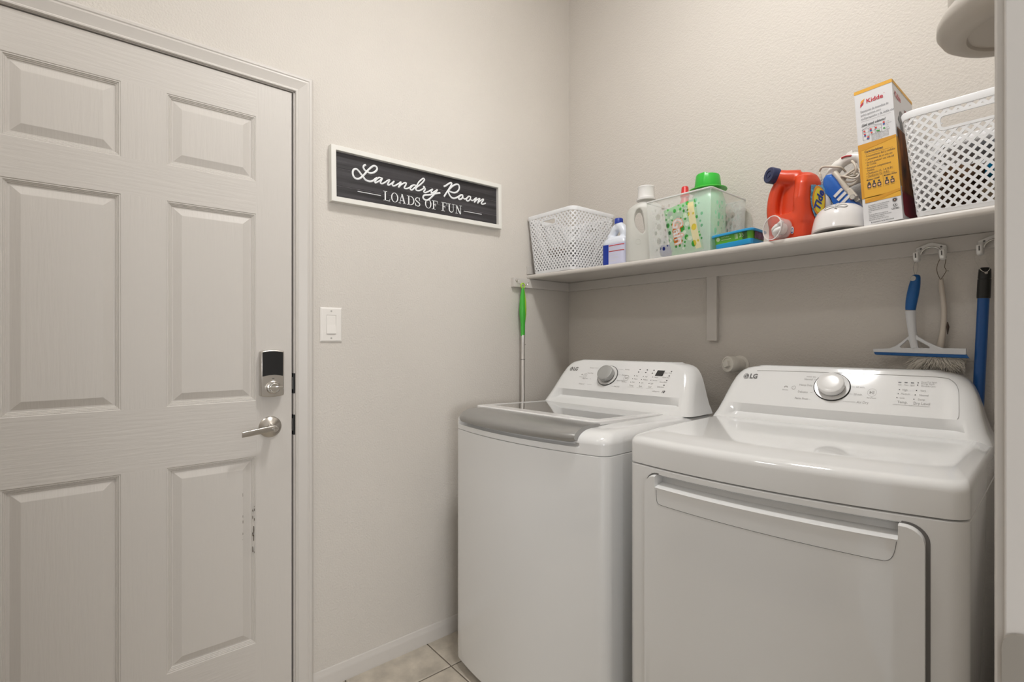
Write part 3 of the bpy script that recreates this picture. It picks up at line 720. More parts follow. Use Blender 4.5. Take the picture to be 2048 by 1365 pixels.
def basket(label, x0, x1, y0, y1, tx0, tx1, ty0, ty1, h, hole_w, group, px, bw, run, hz=(.055, .030), R0=.022, R1=.028):
    cx, cy = (x0 + x1) / 2, (y0 + y1) / 2; zb = ztop(cx, y0)
    r = thing('plastic_basket', label, 'basket', (cx, cy, zb), group=group)
    b = (x0 - cx, y0 - cy, x1 - cx, y1 - cy); t = (tx0 - cx, ty0 - cy, tx1 - cx, ty1 - cy)
    lev = lambda z: tuple(p + (q_ - p) * z / h for p, q_ in zip(b, t)) + (R0 + (R1 - R0) * z / h,)
    zl, zt = .010, h - .014
    m = lev(h / 2); Wm, Dm = m[2] - m[0] - 2 * m[4], m[3] - m[1] - 2 * m[4]; Lm = 2 * Wm + 2 * Dm + 2 * PI * m[4]
    N_ = round(Lm / px); H_ = zt - zl
    fc = [(Wm / 2) / Lm, (Wm + Dm + PI * m[4] + Wm / 2) / Lm]; hw_ = hole_w / 2 / Lm; hy0, hy1 = H_ - hz[0], H_ - hz[1]
    inhole = lambda f, y: hy0 < y < hy1 and any(abs(f % 1 - c) < hw_ for c in fc)
    def S(f, y, d):
        (x, yy), n = rr_pos(f, *lev(zl + y)); return (x + n[0] * d, yy + n[1] * d, zl + y)
    g = Geo(); ns = 16; e = bw / 2 / Lm
    for sg_ in (1, -1):
        dd_ = .0014 + (.0002 if sg_ > 0 else 0)
        for i in range(N_):
            run_ = []
            for k in range(ns * 2 + 1):
                y = H_ * k / (ns * 2); f = (i + .5 * (sg_ < 0)) / N_ + sg_ * y / run / N_
                if inhole(f, y):
                    if len(run_) > 1: g.loft(run_)
                    run_ = []
                else: run_.append([S(f - e, y, -dd_), S(f + e, y, -dd_), S(f + e, y, dd_), S(f - e, y, dd_)])
            if len(run_) > 1: g.loft(run_)
    obj('lattice_wall', g, M_PW, r, smooth=0)
    for c in fc:
        g = Geo()
        P_ = rrect(-hole_w / 2, hy0, hole_w / 2, hy1, .007, 4); q_ = rrect(-hole_w / 2 - .0065, hy0 - .0065, hole_w / 2 + .0065, hy1 + .0065, .011, 4)
        M4 = [[S(c + u / Lm, y, d) for u, y in PP] for PP, d in ((P_, -.002), (P_, .0022), (q_, .0022), (q_, -.002))]
        g.loft(M4 + [M4[0]], False, False)
        obj('grip_frame', g, M_PW, r, smooth=0)
    def rr_(z, e=0, n=8):
        a0, b0, a1, b1, rad = lev(z); return [(x, y, z) for x, y in rrect(a0 - e, b0 - e, a1 + e, b1 + e, rad + e, n)]
    up = lambda L_, z: [(x, y, z) for x, y, _ in L_]
    g = Geo()
    g.loft([up(rr_(zt, -.001), zt - .003), up(rr_(zt, .0025), zt - .003), up(rr_(h, .004), h - .002), up(rr_(h, .003), h), rr_(h, .0), up(rr_(h, -.0015), h - .003), up(rr_(zt, -.001), zt - .003)], False, False)
    obj('rim', g, M_PW, r, smooth=40)
    g = Geo()
    g.loft([up(rr_(0, -.002), .0005), up(rr_(0, 0), .0015), up(rr_(.012, .0016), .0125), up(rr_(.012, -.0016), .0125), up(rr_(0, -.003), .004)], True, True)
    obj('basket_floor', g, M_PW, r, smooth=40)
    return r
def rag(label, c, s, color, seed, group, rz=0, name='cleaning_cloth', cat='cloth', rough=.9):
    g = Geo(); nu, nv = 28, 14; P_ = []
    for i in range(nu + 1):
        a = 2 * PI * i / nu; row = []
        for j in range(nv + 1):
            b_ = -PI / 2 + PI * j / nv
            e = lambda x, p: math.copysign(abs(x) ** p, x)
            p = Vector((e(math.cos(b_), .5) * e(math.cos(a), .6), e(math.cos(b_), .5) * e(math.sin(a), .6), e(math.sin(b_), .7)))
            d = 1 + .22 * noise.noise(p * 1.7 + Vector((seed * 7.3, 0, 0))) + .10 * noise.noise(p * 5 + Vector((0, seed * 3.1, 0)))
            z = max(-1, p.z * d)
            row.append((p.x * d * s[0], p.y * d * s[1], (z + 1) * s[2]))
        P_.append(row)
    g.grid(P_)
    o = obj(name, g, mat('cloth_' + color, color, rough, spec=.15, bump=(500, .3, .001, 2)), None, smooth=180)
    o.location = c; o.rotation_euler = (0, 0, rz); o['label'] = label; o['category'] = cat; o['group'] = group
    return o
GB = 'white lattice baskets on the shelf'
basket('white lattice basket in the corner, leftmost on the shelf', .040, .287, 1.5625, 1.808, .0065, .3035, 1.5475, 1.8305, .268, .075, GB, .0192, .0072, .0212, (.042, .022))
basket('white lattice basket beside the extinguisher box, full of cloths', 1.448, 1.672, 1.5625, 1.808, 1.420, 1.694, 1.5475, 1.8305, .262, .112, GB, .0196, .0080, .0216, (.047, .020))
zb = ztop(.16, 1.7) + .006
rag('white cloth low in the corner basket', (.165, 1.69, zb), (.088, .085, .036), '#c9c8cc', 1, 'cloths in the corner basket')
rag('brown cloth in the corner basket', (.110, 1.67, zb + .075), (.045, .07, .022), '#7d6a58', 2, 'cloths in the corner basket')
rag('pale grey cloth on top in the corner basket', (.205, 1.70, zb + .078), (.045, .075, .03), '#b9b6b6', 3, 'cloths in the corner basket')
zb = ztop(1.56, 1.7) + .004
rag('dark brown cloth at the left bottom of the full basket', (1.508, 1.662, zb), (.046, .070, .036), '#5d4736', 5, 'cloths in the full basket')
rag('tan cloth at the right bottom of the full basket', (1.605, 1.660, zb), (.046, .070, .034), '#b6a184', 6, 'cloths in the full basket')
rag('reddish brown cloth heaped in the full basket', (1.520, 1.690, zb + .078), (.042, .065, .024), '#8a6a50', 7, 'cloths in the full basket')
rag('bright blue cloth in the full basket', (1.604, 1.650, zb + .076), (.038, .052, .018), '#0b7fae', 8, 'cloths in the full basket')
rag('dark grey cloth above the blue one in the full basket', (1.615, 1.700, zb + .118), (.040, .065, .016), '#54504e', 9, 'cloths in the full basket')
rag('white cloth on top in the full basket', (1.555, 1.685, zb + .1535), (.062, .08, .017), '#d8d6d6', 10, 'cloths in the full basket')

# ---------------------------------------------------------------- bottles and the clear bin
def rsec(w, d, r, z, cx=0, cy=0, n=5): return [(x, y, z) for x, y in rrect(cx - w / 2, cy - d / 2, cx + w / 2, cy + d / 2, r, n)]
def wrap(w, d, r, e=.0008):
    """x (arc length from the front centre, to the right) , z -> point on a rounded-box bottle front"""
    half = w / 2 - r
    def fn(x, z):
        s = 1 if x >= 0 else -1; a = abs(x)
        if a <= half: return (s * a, -d / 2 - e, z)
        b = (a - half) / r
        if b <= PI / 2: return (s * (half + (r + e) * math.sin(b)), -d / 2 + r - (r + e) * math.cos(b), z)
        return (s * (w / 2 + e), -d / 2 + r + (a - half - r * PI / 2), z)
    return fn
def put_strip(g, fn, x0, x1, z0, z1, n=16, mi=0):
    g.grid([[fn(x0 + (x1 - x0) * k / n, z) for z in (z0, z1)] for k in range(n + 1)], mi)

# bleach bottle
M_BL = mat('bleach_bottle_white', (.74, .78, .86), .3)
M_BLUE = mat('royal_blue_print', (.006, .035, .33), .4)
M_LAV = mat('lavender_label', (.62, .63, .80), .45)
M_REDP = mat('red_print', (.55, .03, .03), .45)
x, y = .4495, 1.668
bl = thing('bleach_bottle', 'small white bleach bottle with blue cap beside the corner basket', 'bottle', (x, y, ztop(x, y))); bl.scale = (.92, 1, 1.02)
g = Geo()
g.loft([rsec(.118, .066, .018, 0.000), rsec(.130, .078, .022, .006), rsec(.132, .080, .022, .098), rsec(.120, .072, .024, .112), rsec(.07, .05, .02, .124)])
g.tube(smooth_path([(-.040, 0, .100), (-.036, 0, .128), (-.018, 0, .156), (0, 0, .170)], 4), [.022] * 5 + [.018] * 5 + [.016] * 3, 12)
g.tube(smooth_path([(.030, 0, .105), (.032, 0, .135), (.018, 0, .158), (0, 0, .170)], 4), .019, 12)
g.lathe([(.017, .150), (.0165, .180), (.0125, .180), (.0125, .192)], 16)
remesh(obj('bottle_body', g, M_BL, bl), .0032, 5)
obj('bottle_cap', Geo().lathe([(.0185, .1765), (.0185, .196), (.0165, .1985)], 24), M_BLUE, bl, smooth=40)
fn = wrap(.132, .080, .022, .0012)
g = Geo(); put_strip(g, fn, -.082, .082, .010, .092); o = obj('bottle_label', g, M_LAV, bl, smooth=60)
fn = wrap(.132, .080, .022, .0017)
g = Geo(); put_strip(g, fn, -.082, -.022, .010, .090); obj('label_block', g, M_BLUE, o, smooth=60)
g = Geo(); put_strip(g, fn, -.020, .06, .083, .0862); put_strip(g, fn, -.020, .06, .060, .0632); obj('label_rule', g, M_REDP, o, smooth=60)
g = Geo()
for k, s in enumerate(('DISINFECTS', 'CLEANS & DEODORIZES', 'LAUNDRY', 'KILLS GERMS', 'WHITENS')): put_text(g, fn, s, -.018, .077 - .0125 * k - (.004 if k > 1 else 0), .0085, 'LEFT')
obj('label_lettering', g, M_WPL, o, smooth=0)

# translucent jug with a loop handle
M_JUG = mat('translucent_jug', (.80, .80, .76), .35, alpha=.56, spec=.4)
x, y = .589, 1.660
jg = thing('plastic_jug', 'empty translucent white jug with loop handle and white cap', 'jug', (x, y, ztop(x, y)), math.radians(36)); jg.scale = (1, 1, 1.075)
g = Geo()
g.loft([rsec(.142, .064, .022, .000), rsec(.154, .076, .028, .006), rsec(.156, .078, .030, .05), rsec(.156, .078, .030, .150), rsec(.152, .076, .032, .178), rsec(.136, .070, .032, .198), rsec(.100, .060, .028, .2125), rsec(.064, .052, .024, .2205), rsec(.050, .050, .0245, .224), rsec(.050, .050, .0245, .236)])
body = obj('jug_body', g, M_JUG, jg, smooth=60)
tear = smooth_path([(-.0440, .150, 0), (-.0420, .176, 0), (-.0330, .192, 0), (-.0230, .194, 0), (-.0150, .180, 0), (-.0090, .150, 0), (-.0060, .120, 0), (-.0110, .104, 0), (-.0220, .108, 0), (-.0360, .126, 0)], 4, closed=True)
cut = obj('jug_cutter', Geo().prism([(p.x, p.y) for p in tear], -.08, .08, lambda a, b, d: (a, d, b)), M_JUG, jg, smooth=0)
md = body.modifiers.new('hole', 'BOOLEAN'); md.operation = 'DIFFERENCE'; md.object = cut; md.solver = 'EXACT'
bpy.context.view_layer.update()
me = bpy.data.meshes.new_from_object(body.evaluated_get(bpy.context.evaluated_depsgraph_get()))
body.modifiers.clear(); body.data = me
bpy.data.objects.remove(cut)
remesh(body, .0034, 6)
g = Geo(); g.lathe([(.029, .2275), (.0365, .229), (.0365, .236), (.0335, .238), (.0325, .240), (.0315, .272), (.0325, .276), (.031, .2795), (.027, .2800), (.026, .279)], 32)
obj('jug_cap', g, M_WPL, jg, smooth=35)
obj('level_mark', Geo().lathe([(.011, 0), (.011, .0012), (.0092, .0014), (.009, .0004)], 24, (-.030, -.0390, .075), (0, -1, 0)), M_JUG, jg, smooth=40)

# bubble-pattern clear bin
M_BIN = mat('frosted_clear_bin', (.95, .96, .95), .3, alpha=.24, spec=.4)
bx0, bx1, by0, by1 = .668, .902, 1.572, 1.800; cx, cy = (bx0 + bx1) / 2, (by0 + by1) / 2
bn = thing('clear_bin', 'frosted clear plastic bin with bubble shaped holes, holding bottles', 'bin', (cx, cy, ztop(cx, by0)))
bh = .212; b = [(bx0 - cx, by0 - cy), (bx1 - cx, by0 - cy), (bx1 - cx, by1 - cy), (bx0 - cx, by1 - cy)]
t = [(p[0] * 1.075, p[1] * 1.075) for p in b]
random.seed(11)
for i in range(4):
    j = (i + 1) % 4
    A, B, C_, D = Vector((*b[i], .002)), Vector((*b[j], .002)), Vector((*t[j], bh)), Vector((*t[i], bh))
    Wd = (B - A).length; Ht = (D - A).length
    cs = []
    for k in range(900):
        r_ = random.choice([.0095, .0075, .006, .0045, .0035, .0035, .0028]); px_ = random.uniform(.022 + r_, Wd - .022 - r_); py_ = random.uniform(.022 + r_, Ht - .025 - r_)
        rr2 = r_ * (1.25 if r_ > .007 else 1.1)
        if all(math.hypot(px_ - a, (py_ - c) * .85) > r_ + q + .0032 for a, c, q in cs): cs.append((px_, py_, r_))
        if len(cs) > 62: break
    bm = bmesh.new(); ed = []
    for lp in [[(0, 0), (Wd, 0), (Wd, Ht), (0, Ht)]] + [circle(a, c, q, 14, q * 1.2) for a, c, q in cs]:
        vs = [bm.verts.new((p[0], p[1], 0)) for p in lp]; ed += [bm.edges.new((vs[k], vs[(k + 1) % len(vs)])) for k in range(len(vs))]
    bmesh.ops.triangle_fill(bm, edges=ed, use_beauty=True); bm.verts.index_update()
    S = lambda x, y: A.lerp(B, x / Wd).lerp(D.lerp(C_, x / Wd), y / Ht)
    g = Geo().add([S(v.co.x, v.co.y) for v in bm.verts], [[v.index for v in f.verts] for f in bm.faces]); bm.free()
    obj('bubble_side', g, M_BIN, bn, smooth=0, solid=.0016)
rr_ = lambda l, e, z, rad=.014: [(x, y, z) for x, y in rrect(l[0][0] - e, l[0][1] - e, l[2][0] + e, l[2][1] + e, rad, 5)]
obj('rim', Geo().loft([rr_(t, .0005, bh - .006), rr_(t, .004, bh - .004), rr_(t, .004, bh - .0005), rr_(t, .0005, bh), rr_(t, -.001, bh - .003)], False, False), mat('frosted_rim', (.92, .93, .92), .3, alpha=.8), bn, smooth=40)
obj('bin_floor', Geo().loft([rr_(b, -.001, .0005), rr_(b, .0, .003)]), M_BIN, bn, smooth=40)
zb = ztop(cx, cy) + .004
# red capped bottle in the bin
rb = thing('stain_remover_bottle', 'small red and blue bottle with red cap inside the clear bin', 'bottle', (.712, 1.735, zb))
obj('bottle_body', Geo().lathe([(.030, 0), (.033, .004), (.033, .12), (.032, .165), (.024, .21), (.014, .233), (.013, .245)], 28), mat('bottle_red', (.62, .05, .05), .35), rb, smooth=40)
obj('bottle_label', Geo().lathe([(.0334, .03), (.0336, .031), (.0336, .098), (.0334, .099)], 28, cap0=False, cap1=False), mat('label_navy', (.03, .05, .26), .4), rb, smooth=40)
obj('bottle_cap', Geo().lathe([(.0165, .242), (.0165, .256), (.0140, .260), (.0125, .279), (.010, .283)], 24), mat('cap_red', (.68, .03, .03), .35), rb, smooth=35)
o = rag('dark blue packet at the bottom of the clear bin', (.712, 1.622, zb), (.026, .022, .022), '#1f2a72', 21, 'packets in the clear bin', name='scent_packet', cat='packet', rough=.35)
rag('purple packet low at the right end of the clear bin', (.876, 1.762, zb), (.015, .018, .034), '#5b3aa0', 22, 'packets in the clear bin', name='scent_packet', cat='packet', rough=.35)
# green capped jug in the bin
M_GRN = mat('bright_green_plastic', (.035, .50, .045), .3)
gj = thing('detergent_jug', 'tall pale green detergent jug with bright green cap in the clear bin', 'jug', (.812, 1.722, zb))
obj('jug_body', Geo().loft([rsec(.10, .09, .03, 0), rsec(.112, .10, .034, .006), rsec(.112, .10, .036, .195), rsec(.100, .09, .038, .225), rsec(.07, .068, .032, .241), rsec(.062, .062, .03, .250)]), mat('jug_green', (.30, .66, .42), .3), gj, smooth=50)
g = Geo(); g.lathe([(.066, .242), (.066, .2445), (.052, .2505), (.047, .251)], 36)
obj('cap_skirt', g, mat('green_skirt', (.08, .55, .06), .3), gj, smooth=40)
rings = []
for r_, z in ((.0445, .2505), (.0455, .254), (.0405, .296), (.0385, .3005), (.033, .302)):
    rings.append([((r_ + (.0009 if k % 2 else 0)) * math.cos(2 * PI * k / 48), (r_ + (.0009 if k % 2 else 0)) * math.sin(2 * PI * k / 48), z - .0045 * (math.cos(2 * PI * k / 48) > .35) * (z > .29)) for k in range(48)])
obj('jug_cap', Geo().loft(rings), M_GRN, gj, smooth=40)
# scent booster bag, leaning
gp = thing('detergent_pouch', 'green detergent pouch with orange Gain lettering inside the clear bin'.lower(), 'pouch', (.792, 1.618, zb + .004), rot=(math.radians(3), math.radians(-9), 0))
def pouch(x, z, e=0):
    a = (x / .062); c = (z - .088) / .092
    bul = .026 * max(0, (1 - abs(a) ** 2.6)) ** .6 * max(0, (1 - abs(c) ** 2.6)) ** .6
    return (x, -bul - .001 - e, z)
g = Geo(); nx, nz = 16, 20
g.grid([[pouch(-.0625 + .125 * i / nx, -.003 + .182 * j / nz) for j in range(nz + 1)] for i in range(nx + 1)])
g.grid([[(p[0], -p[1] * .8, p[2]) for p in (pouch(-.0625 + .125 * i / nx, -.003 + .182 * j / nz) for j in range(nz + 1))] for i in range(nx + 1)])
obj('pouch_body', g, mat('pouch_green', (.05, .42, .06), .3), gp, smooth=70)
g = Geo(); fn = lambda x, z: pouch(x, z, .0010)
for k in range(12): g.grid([[fn(x, z) for z in (.004 + .0138 * k, .004 + .0138 * (k + 1))] for x in (.040, .046, .052, .0585)])
obj('yellow_band', g, mat('pouch_yellow', (.80, .62, .06), .35), gp, smooth=60)
random.seed(5); g = Geo(); h = Geo()
for k in range(26):
    q = (random.uniform(-.05, .035), random.uniform(.015, .165), random.uniform(.003, .010))
    (g if k % 2 else h).add([fn(*p) for p in circle(q[0], q[1], q[2], 14)], [tuple(range(14))])
o = obj('printed_bubble', g, mat('pouch_pale', (.50, .75, .42), .35), gp, smooth=0); o['kind'] = 'stuff'
o = obj('printed_bubble', h, mat('pouch_dark', (.02, .20, .05), .35), gp, smooth=0); o['kind'] = 'stuff'
g = Geo(); put_text(g, lambda x, z: pouch(x, z, .0022), 'Gain', -.006, .080, .054, bold=.085, rot=-PI / 2 - .06, sx=.90)
o = obj('lettering_outline', g, mat('gain_orange', (.85, .22, .03), .4), gp, smooth=0)
g = Geo(); put_text(g, lambda x, z: pouch(x, z, .0028), 'Gain', -.006, .080, .054, bold=.012, rot=-PI / 2 - .06, sx=.90)
obj('lettering', g, M_WPL, o, smooth=0)
# clear plate leaning on the wall behind the bin
pl = [(-.0625, 0), (.0625, 0), (.0625, .128)] + [(.0625 * math.cos(a), .128 + .0625 * math.sin(a)) for a in (PI * k / 14 for k in range(1, 14))] + [(-.0625, .128)]
g = Geo().prism(pl, 0, .003, lambda x, z, d: (x, d - .004 + z * .03, z))
o = obj('clear_plate', g, mat('clear_plate', (.80, .79, .74), .15, alpha=.22), None, smooth=30)
o.location = (.862, 1.828, ztop(.862, 1.83) + .0005); o['label'] = 'clear round-topped plastic plate standing behind the bubble bin'; o['category'] = 'plate'

# pod tub with blue lid
tb = thing('pod_tub', 'low green tub with bright blue lid in front of the clear bin', 'tub', (.912, 1.572, ztop(.93, 1.57) + .0005), rot=(0, math.radians(-3.2), math.radians(1)))
tw, td = .130, .105
S_ = lambda e, z, r=.014: [(x, y, z) for x, y in rrect(e, e, tw - e, td - e, r, 4)]
M_TG = mat('tub_green', (.09, .36, .03), .3); M_TB = mat('tub_blue', (.02, .32, .66), .3); M_TP = mat('tub_purple_print', (.10, .04, .12), .4, vary=(60, .9))
obj('tub_base', Geo().loft([S_(.006, 0), S_(.004, .003), S_(.0035, .016)]), M_TB, tb, smooth=40)
obj('tub_body', Geo().loft([S_(.0035, .016), S_(.002, .042)]), M_TG, tb, smooth=40)
obj('tub_lid', Geo().loft([S_(-.004, .040, .016), S_(-.005, .041, .017), S_(-.005, .046, .017), S_(-.003, .0475, .016), S_(.002, .0485, .014)]), M_TB, tb, smooth=40)
obj('lid_print', Geo().loft([S_(.012, .0486), S_(.013, .0489)]), mat('lid_yellow', (.62, .60, .10), .4), tb, smooth=0)
fn = lambda x, z: (x, .0020 + (.042 - z) * .06 - .0005, z)
g = Geo(); put_poly(g, fn, circle(.019, .031, .0065, 16)); put_text(g, fn, 'NATURAL', .030, .035, .006, 'LEFT'); put_rect(g, fn, .030, .026, .062, .0275)
for k in range(3): put_rect(g, fn, .075 + .0035 * k, .022, .0768 + .0035 * k, .038)
put_text(g, fn, '35', .088, .030, .016, 'LEFT', bold=.02)
o = obj('tub_lettering', g, mat('tub_pale_print', (.55, .70, .45), .4), tb, smooth=0); o['kind'] = 'stuff'
g = Geo(); q = lambda y, z: (tw - .0024 + (z - .016) * .06 + .0012, y, z); put_poly(g, q, [(.020, .017), (td - .018, .017), (td - .018, .040), (.020, .040)])
obj('berry_print', g, M_TP, tb, smooth=0)
g = Geo(); put_rect(g, fn, .098, .017, tw - .016, .040)
obj('leaf_print', g, mat('leaf_print', (.03, .10, .02), .4, vary=(90, .8)), tb, smooth=0)
# low folded white paper under the raised end
o = obj('paper_label', Geo().loft([[(x, y, z) for x, y in rrect(0, 0, .055, .07, .004, 2)] for z in (0, .0042)]), mat('paper_white', (.72, .70, .67), .8), None, smooth=0)
o.location = (.985, 1.585, ztop(1.0, 1.57) + .0004); o.rotation_euler = (0, math.radians(-1), 0); o['label'] = 'folded white paper slip under the green pod tub'; o['category'] = 'paper'

# orange detergent bottle
M_ORG = mat('detergent_orange', (.62, .052, .013), .3, spec=.5)
M_NAVY = mat('navy_cap', (.018, .026, .085), .4)
zt_ = ztop(1.13, 1.6)
td_ = thing('detergent_bottle', 'orange detergent bottle with navy cap and recessed grip', 'bottle', (1.1345, 1.652, zt_), math.radians(-19))
td_.scale = (1.02, 1.02, 1.02)
g = Geo()
lo = lambda cx, cy, w, d, z, r: rsec(w, d, r, z, cx, cy)
g.loft([lo(.002, .014, .112, .075, 0, .025), lo(.002, .014, .120, .085, .006, .028), lo(.002, .016, .124, .082, .06, .030), lo(.002, .018, .120, .078, .13, .030), lo(.006, .018, .108, .074, .17, .03), lo(.010, .016, .085, .062, .192, .026), lo(.012, .014, .055, .045, .203, .02)])
g.loft([lo(.0, -.018, .112, .060, 0.0, .022), lo(.0, -.018, .120, .068, .006, .024), lo(.0, -.018, .122, .068, .06, .026), lo(.0, -.016, .112, .056, .085, .024)])
g.loft([lo(.044, -.016, .036, .064, .05, .016), lo(.044, -.016, .036, .066, .12, .016), lo(.043, -.010, .036, .060, .165, .016), lo(.034, 0, .04, .05, .19, .016)])
g.tube(smooth_path([(-.042, -.034, .06), (-.046, -.036, .10), (-.043, -.034, .14), (-.034, -.028, .172), (-.020, -.014, .188), (0, 0, .192)], 4), .0175, 14)
g.tube([(.012, .004, .188), (-.016, -.020, .196), (-.036, -.036, .206)], [.028, .0245, .021], 20)
remesh(obj('bottle_body', g, M_ORG, td_), .0034, 6)
ax = Vector((-.20, -.90, .12)); c = Vector((-.036, -.036, .207))
obj('bottle_cap', Geo().lathe([(.0225, -.004), (.0240, -.002), (.0245, .020), (.0225, .0238), (.0125, .0240), (.0115, .0215), (.0075, .0215), (.0065, .0235), (.003, .0238)], 36, c, ax), M_NAVY, td_, smooth=30)
lab = lambda y, z: (.0640 - max(0, abs(y - .016) - .020) ** 2 * 14 - max(0, z - .135) ** 2 * 9 + .0012, y, z)
LPOLY = [(-.012, .075), (.0, .058), (.030, .058), (.044, .075), (.046, .12), (.042, .165), (.030, .180), (.004, .178), (-.010, .165), (-.014, .12)]
def lab_disc(g, cy_, cz, ry, rz, e, n=28):
    P = [[(lab(cy_ + ry * k / 3 * math.cos(a), cz + rz * k / 3 * math.sin(a))[0] + e, cy_ + ry * k / 3 * math.cos(a), cz + rz * k / 3 * math.sin(a)) for k in (0.01, 1, 2, 3)] for a in (2 * PI * i / n for i in range(n + 1))]
    g.grid(P)
g = Geo(); lab_disc(g, .016, .120, .031, .066, .0008); o = obj('bottle_label', g, mat('label_teal', (.09, .25, .40), .4, vary=(120, .7)), td_, smooth=60)
g = Geo(); lab_disc(g, .016, .112, .0265, .044, .0016); obj('label_target', g, mat('label_orange', (.75, .30, .02), .4), o, smooth=60)
g = Geo(); lab_disc(g, .016, .112, .0215, .036, .0022); obj('label_center', g, mat('label_yellow', (.82, .66, .05), .4), o, smooth=60)
g = Geo(); put_text(g, lambda a, b_: (lab(a, b_)[0] + .0030, a, b_), 'Tide', .016, .112, .034, bold=.04, rot=math.radians(72), shear=.1)
obj('label_lettering', g, mat('label_navy2', (.02, .05, .28), .4), o, smooth=0)
g = Geo(); fn = lambda a, b_: (a, -.0532, b_)
put_poly(g, fn, circle(.036, .026, .0058, 20, .011)); o = obj('seal_mark', g, M_WPL, td_, smooth=0)
g = Geo(); put_ring(g, lambda a, b_: (.036 + (a - .036) * .6, -.0538, b_), .036, .025, .0052, .0075, 24); obj('seal_ring', g, M_BLUE, o, smooth=0)

# clear dosing cup on its side
cpz = ztop(1.12, 1.58) + .0365
cp = thing('dosing_cup', 'clear plastic dosing cup lying on its side with white insert', 'cup', (1.1095, 1.556, cpz))
ax = Vector((-.42, -.90, .05)).normalized()
M_CLR = mat('clear_cup', (.88, .82, .81), .14, alpha=.20, spec=.6)
obj('cup_wall', Geo().lathe([(.0300, -.042), (.0325, -.022), (.0345, 0), (.0362, .0005), (.0362, .003), (.0342, .003), (.0335, 0), (.0315, -.022), (.0290, -.039)], 40, (0, 0, 0), ax, cap1=True), M_CLR, cp, smooth=40)
obj('cup_lip', Geo().lathe([(.0343, .0008), (.0366, .0008), (.0366, .0034), (.0343, .0034), (.0343, .0008)], 40, (0, 0, 0), ax, False, False), mat('cup_lip', (.90, .86, .86), .2, alpha=.85), cp, smooth=40)
g = Geo(); q = Vector((0, 0, 1)).rotation_difference(ax); 
F_ = lambda x, y, d: q @ Vector((x, y, d))
g.lathe([(.017, -.038), (.017, -.026), (.014, -.024), (.014, -.012), (.011, -.010)], 24, (0, 0, 0), ax)
g.tube(smooth_path([F_(-.018, -.006, -.02), F_(-.004, .000, -.008), F_(.010, .004, -.012), F_(.020, .012, -.022)], 5), .0065, 10)
g.tube(smooth_path([F_(-.014, -.016, -.02), F_(.0, -.012, -.006), F_(.014, -.010, -.016)], 5), .0075, 10)
obj('white_insert', g, M_WPL, cp, smooth=40)

# white dome shaped holder with an embossed knot
dm = thing('plastic_dome', 'white plastic dome with embossed knot in front of the iron', 'dome', (1.2650, 1.626, ztop(1.26, 1.6) + .004), rot=(math.radians(-4), 0, 0)); dm.scale = (.985, .985, .985)
DP = [(.0700, 0), (.0722, .003), (.0715, .012), (.0680, .032), (.0655, .043), (.0640, .0465), (.0600, .056), (.0520, .066), (.0400, .0745), (.0250, .080), (.0100, .0825), (.001, .083)]
obj('dome_shell', Geo().lathe(DP, 56), mat('dome_white', (.76, .74, .73), .18, coat=.4), dm, smooth=35)
def dome_pt(a, z, e=.0012):
    for (r0, z0), (r1, z1) in zip(DP, DP[1:]):
        if z0 <= z <= z1: r_ = r0 + (r1 - r0) * (z - z0) / (z1 - z0); break
    return ((r_ + e) * math.sin(a), -(r_ + e) * math.cos(a), z + e * .5)
g = Geo()
for sx_ in (-1, 1):
    g.tube(smooth_path([dome_pt(.05 + sx_ * x, z) for x, z in ((0, .0615), (.22, .067), (.46, .066), (.52, .061), (.40, .057), (.16, .060), (0, .0615))], 5), .0011, 6)
g.tube(smooth_path([dome_pt(.05 + x, z) for x, z in ((.05, .063), (.16, .070), (.10, .0745), (-.02, .072), (-.03, .066), (.0, .057), (.10, .0545))], 5), .0011, 6)
obj('embossed_knot', g, mat('dome_emboss', (.60, .59, .58), .3), dm, smooth=60)

# steam iron standing behind the dome, cord wrapped round it
YI = 1.768
def ip(x, z, dy=0):
    k = YI / 1.67; return (1.76 - (1.76 - x) * k, YI + dy, 1.21 + (z - 1.21) * k)
ir = thing('steam_iron', 'blue and white iron with cord wrapped round its handle', 'iron', (1.24, YI, ztop(1.24, YI)))
O_ = Vector(ir.location); ipl = lambda x, z, dy=0: tuple(Vector(ip(x, z, dy)) - O_)
M_IB = mat('iron_blue', (.02, .13, .50), .28); M_IW = mat('iron_white', (.78, .76, .72), .25); M_CRM = mat('iron_cream', (.62, .56, .47), .4); M_CORD = mat('cord_cream', (.64, .57, .48), .5)
BL = [(1.214, 1.690), (1.222, 1.700), (1.236, 1.698), (1.250, 1.678), (1.262, 1.655), (1.276, 1.632), (1.296, 1.606), (1.312, 1.580), (1.312, 1.545), (1.314, 1.5125), (1.262, 1.5125), (1.250, 1.560), (1.243, 1.600), (1.232, 1.628), (1.215, 1.650), (1.212, 1.670)]
rings = []
for dy, k in ((-.034, .84), (-.028, .95), (-.016, 1.0), (.016, 1.0), (.028, .95), (.034, .84)):
    mx = sum(p[0] for p in BL) / len(BL); mz = sum(p[1] for p in BL) / len(BL)
    rings.append([ipl(mx + (x - mx) * k, max(1.5125, mz + (z - mz) * k), dy) for x, z in BL])
obj('iron_body', Geo().loft(rings), M_IB, ir, smooth=40)
for k in range(3):
    a = (1.2640 + .0088 * k, 1.6480 - .0120 * k); b_ = (1.2440 + .0088 * k, 1.6290 - .0120 * k)
    pl = [(a[0], a[1]), (a[0] + .005, a[1] - .0065), (b_[0] + .005, b_[1] - .0065), b_]
    obj('body_stripe', Geo().prism(pl, -.0362, -.033, lambda x, z, d: ipl(x, z, d)), M_IW, ir, smooth=0)
hp = smooth_path([ipl(*p) for p in ((1.2255, 1.690), (1.231, 1.704), (1.246, 1.722), (1.266, 1.734), (1.288, 1.736), (1.305, 1.726), (1.312, 1.706))], 5)
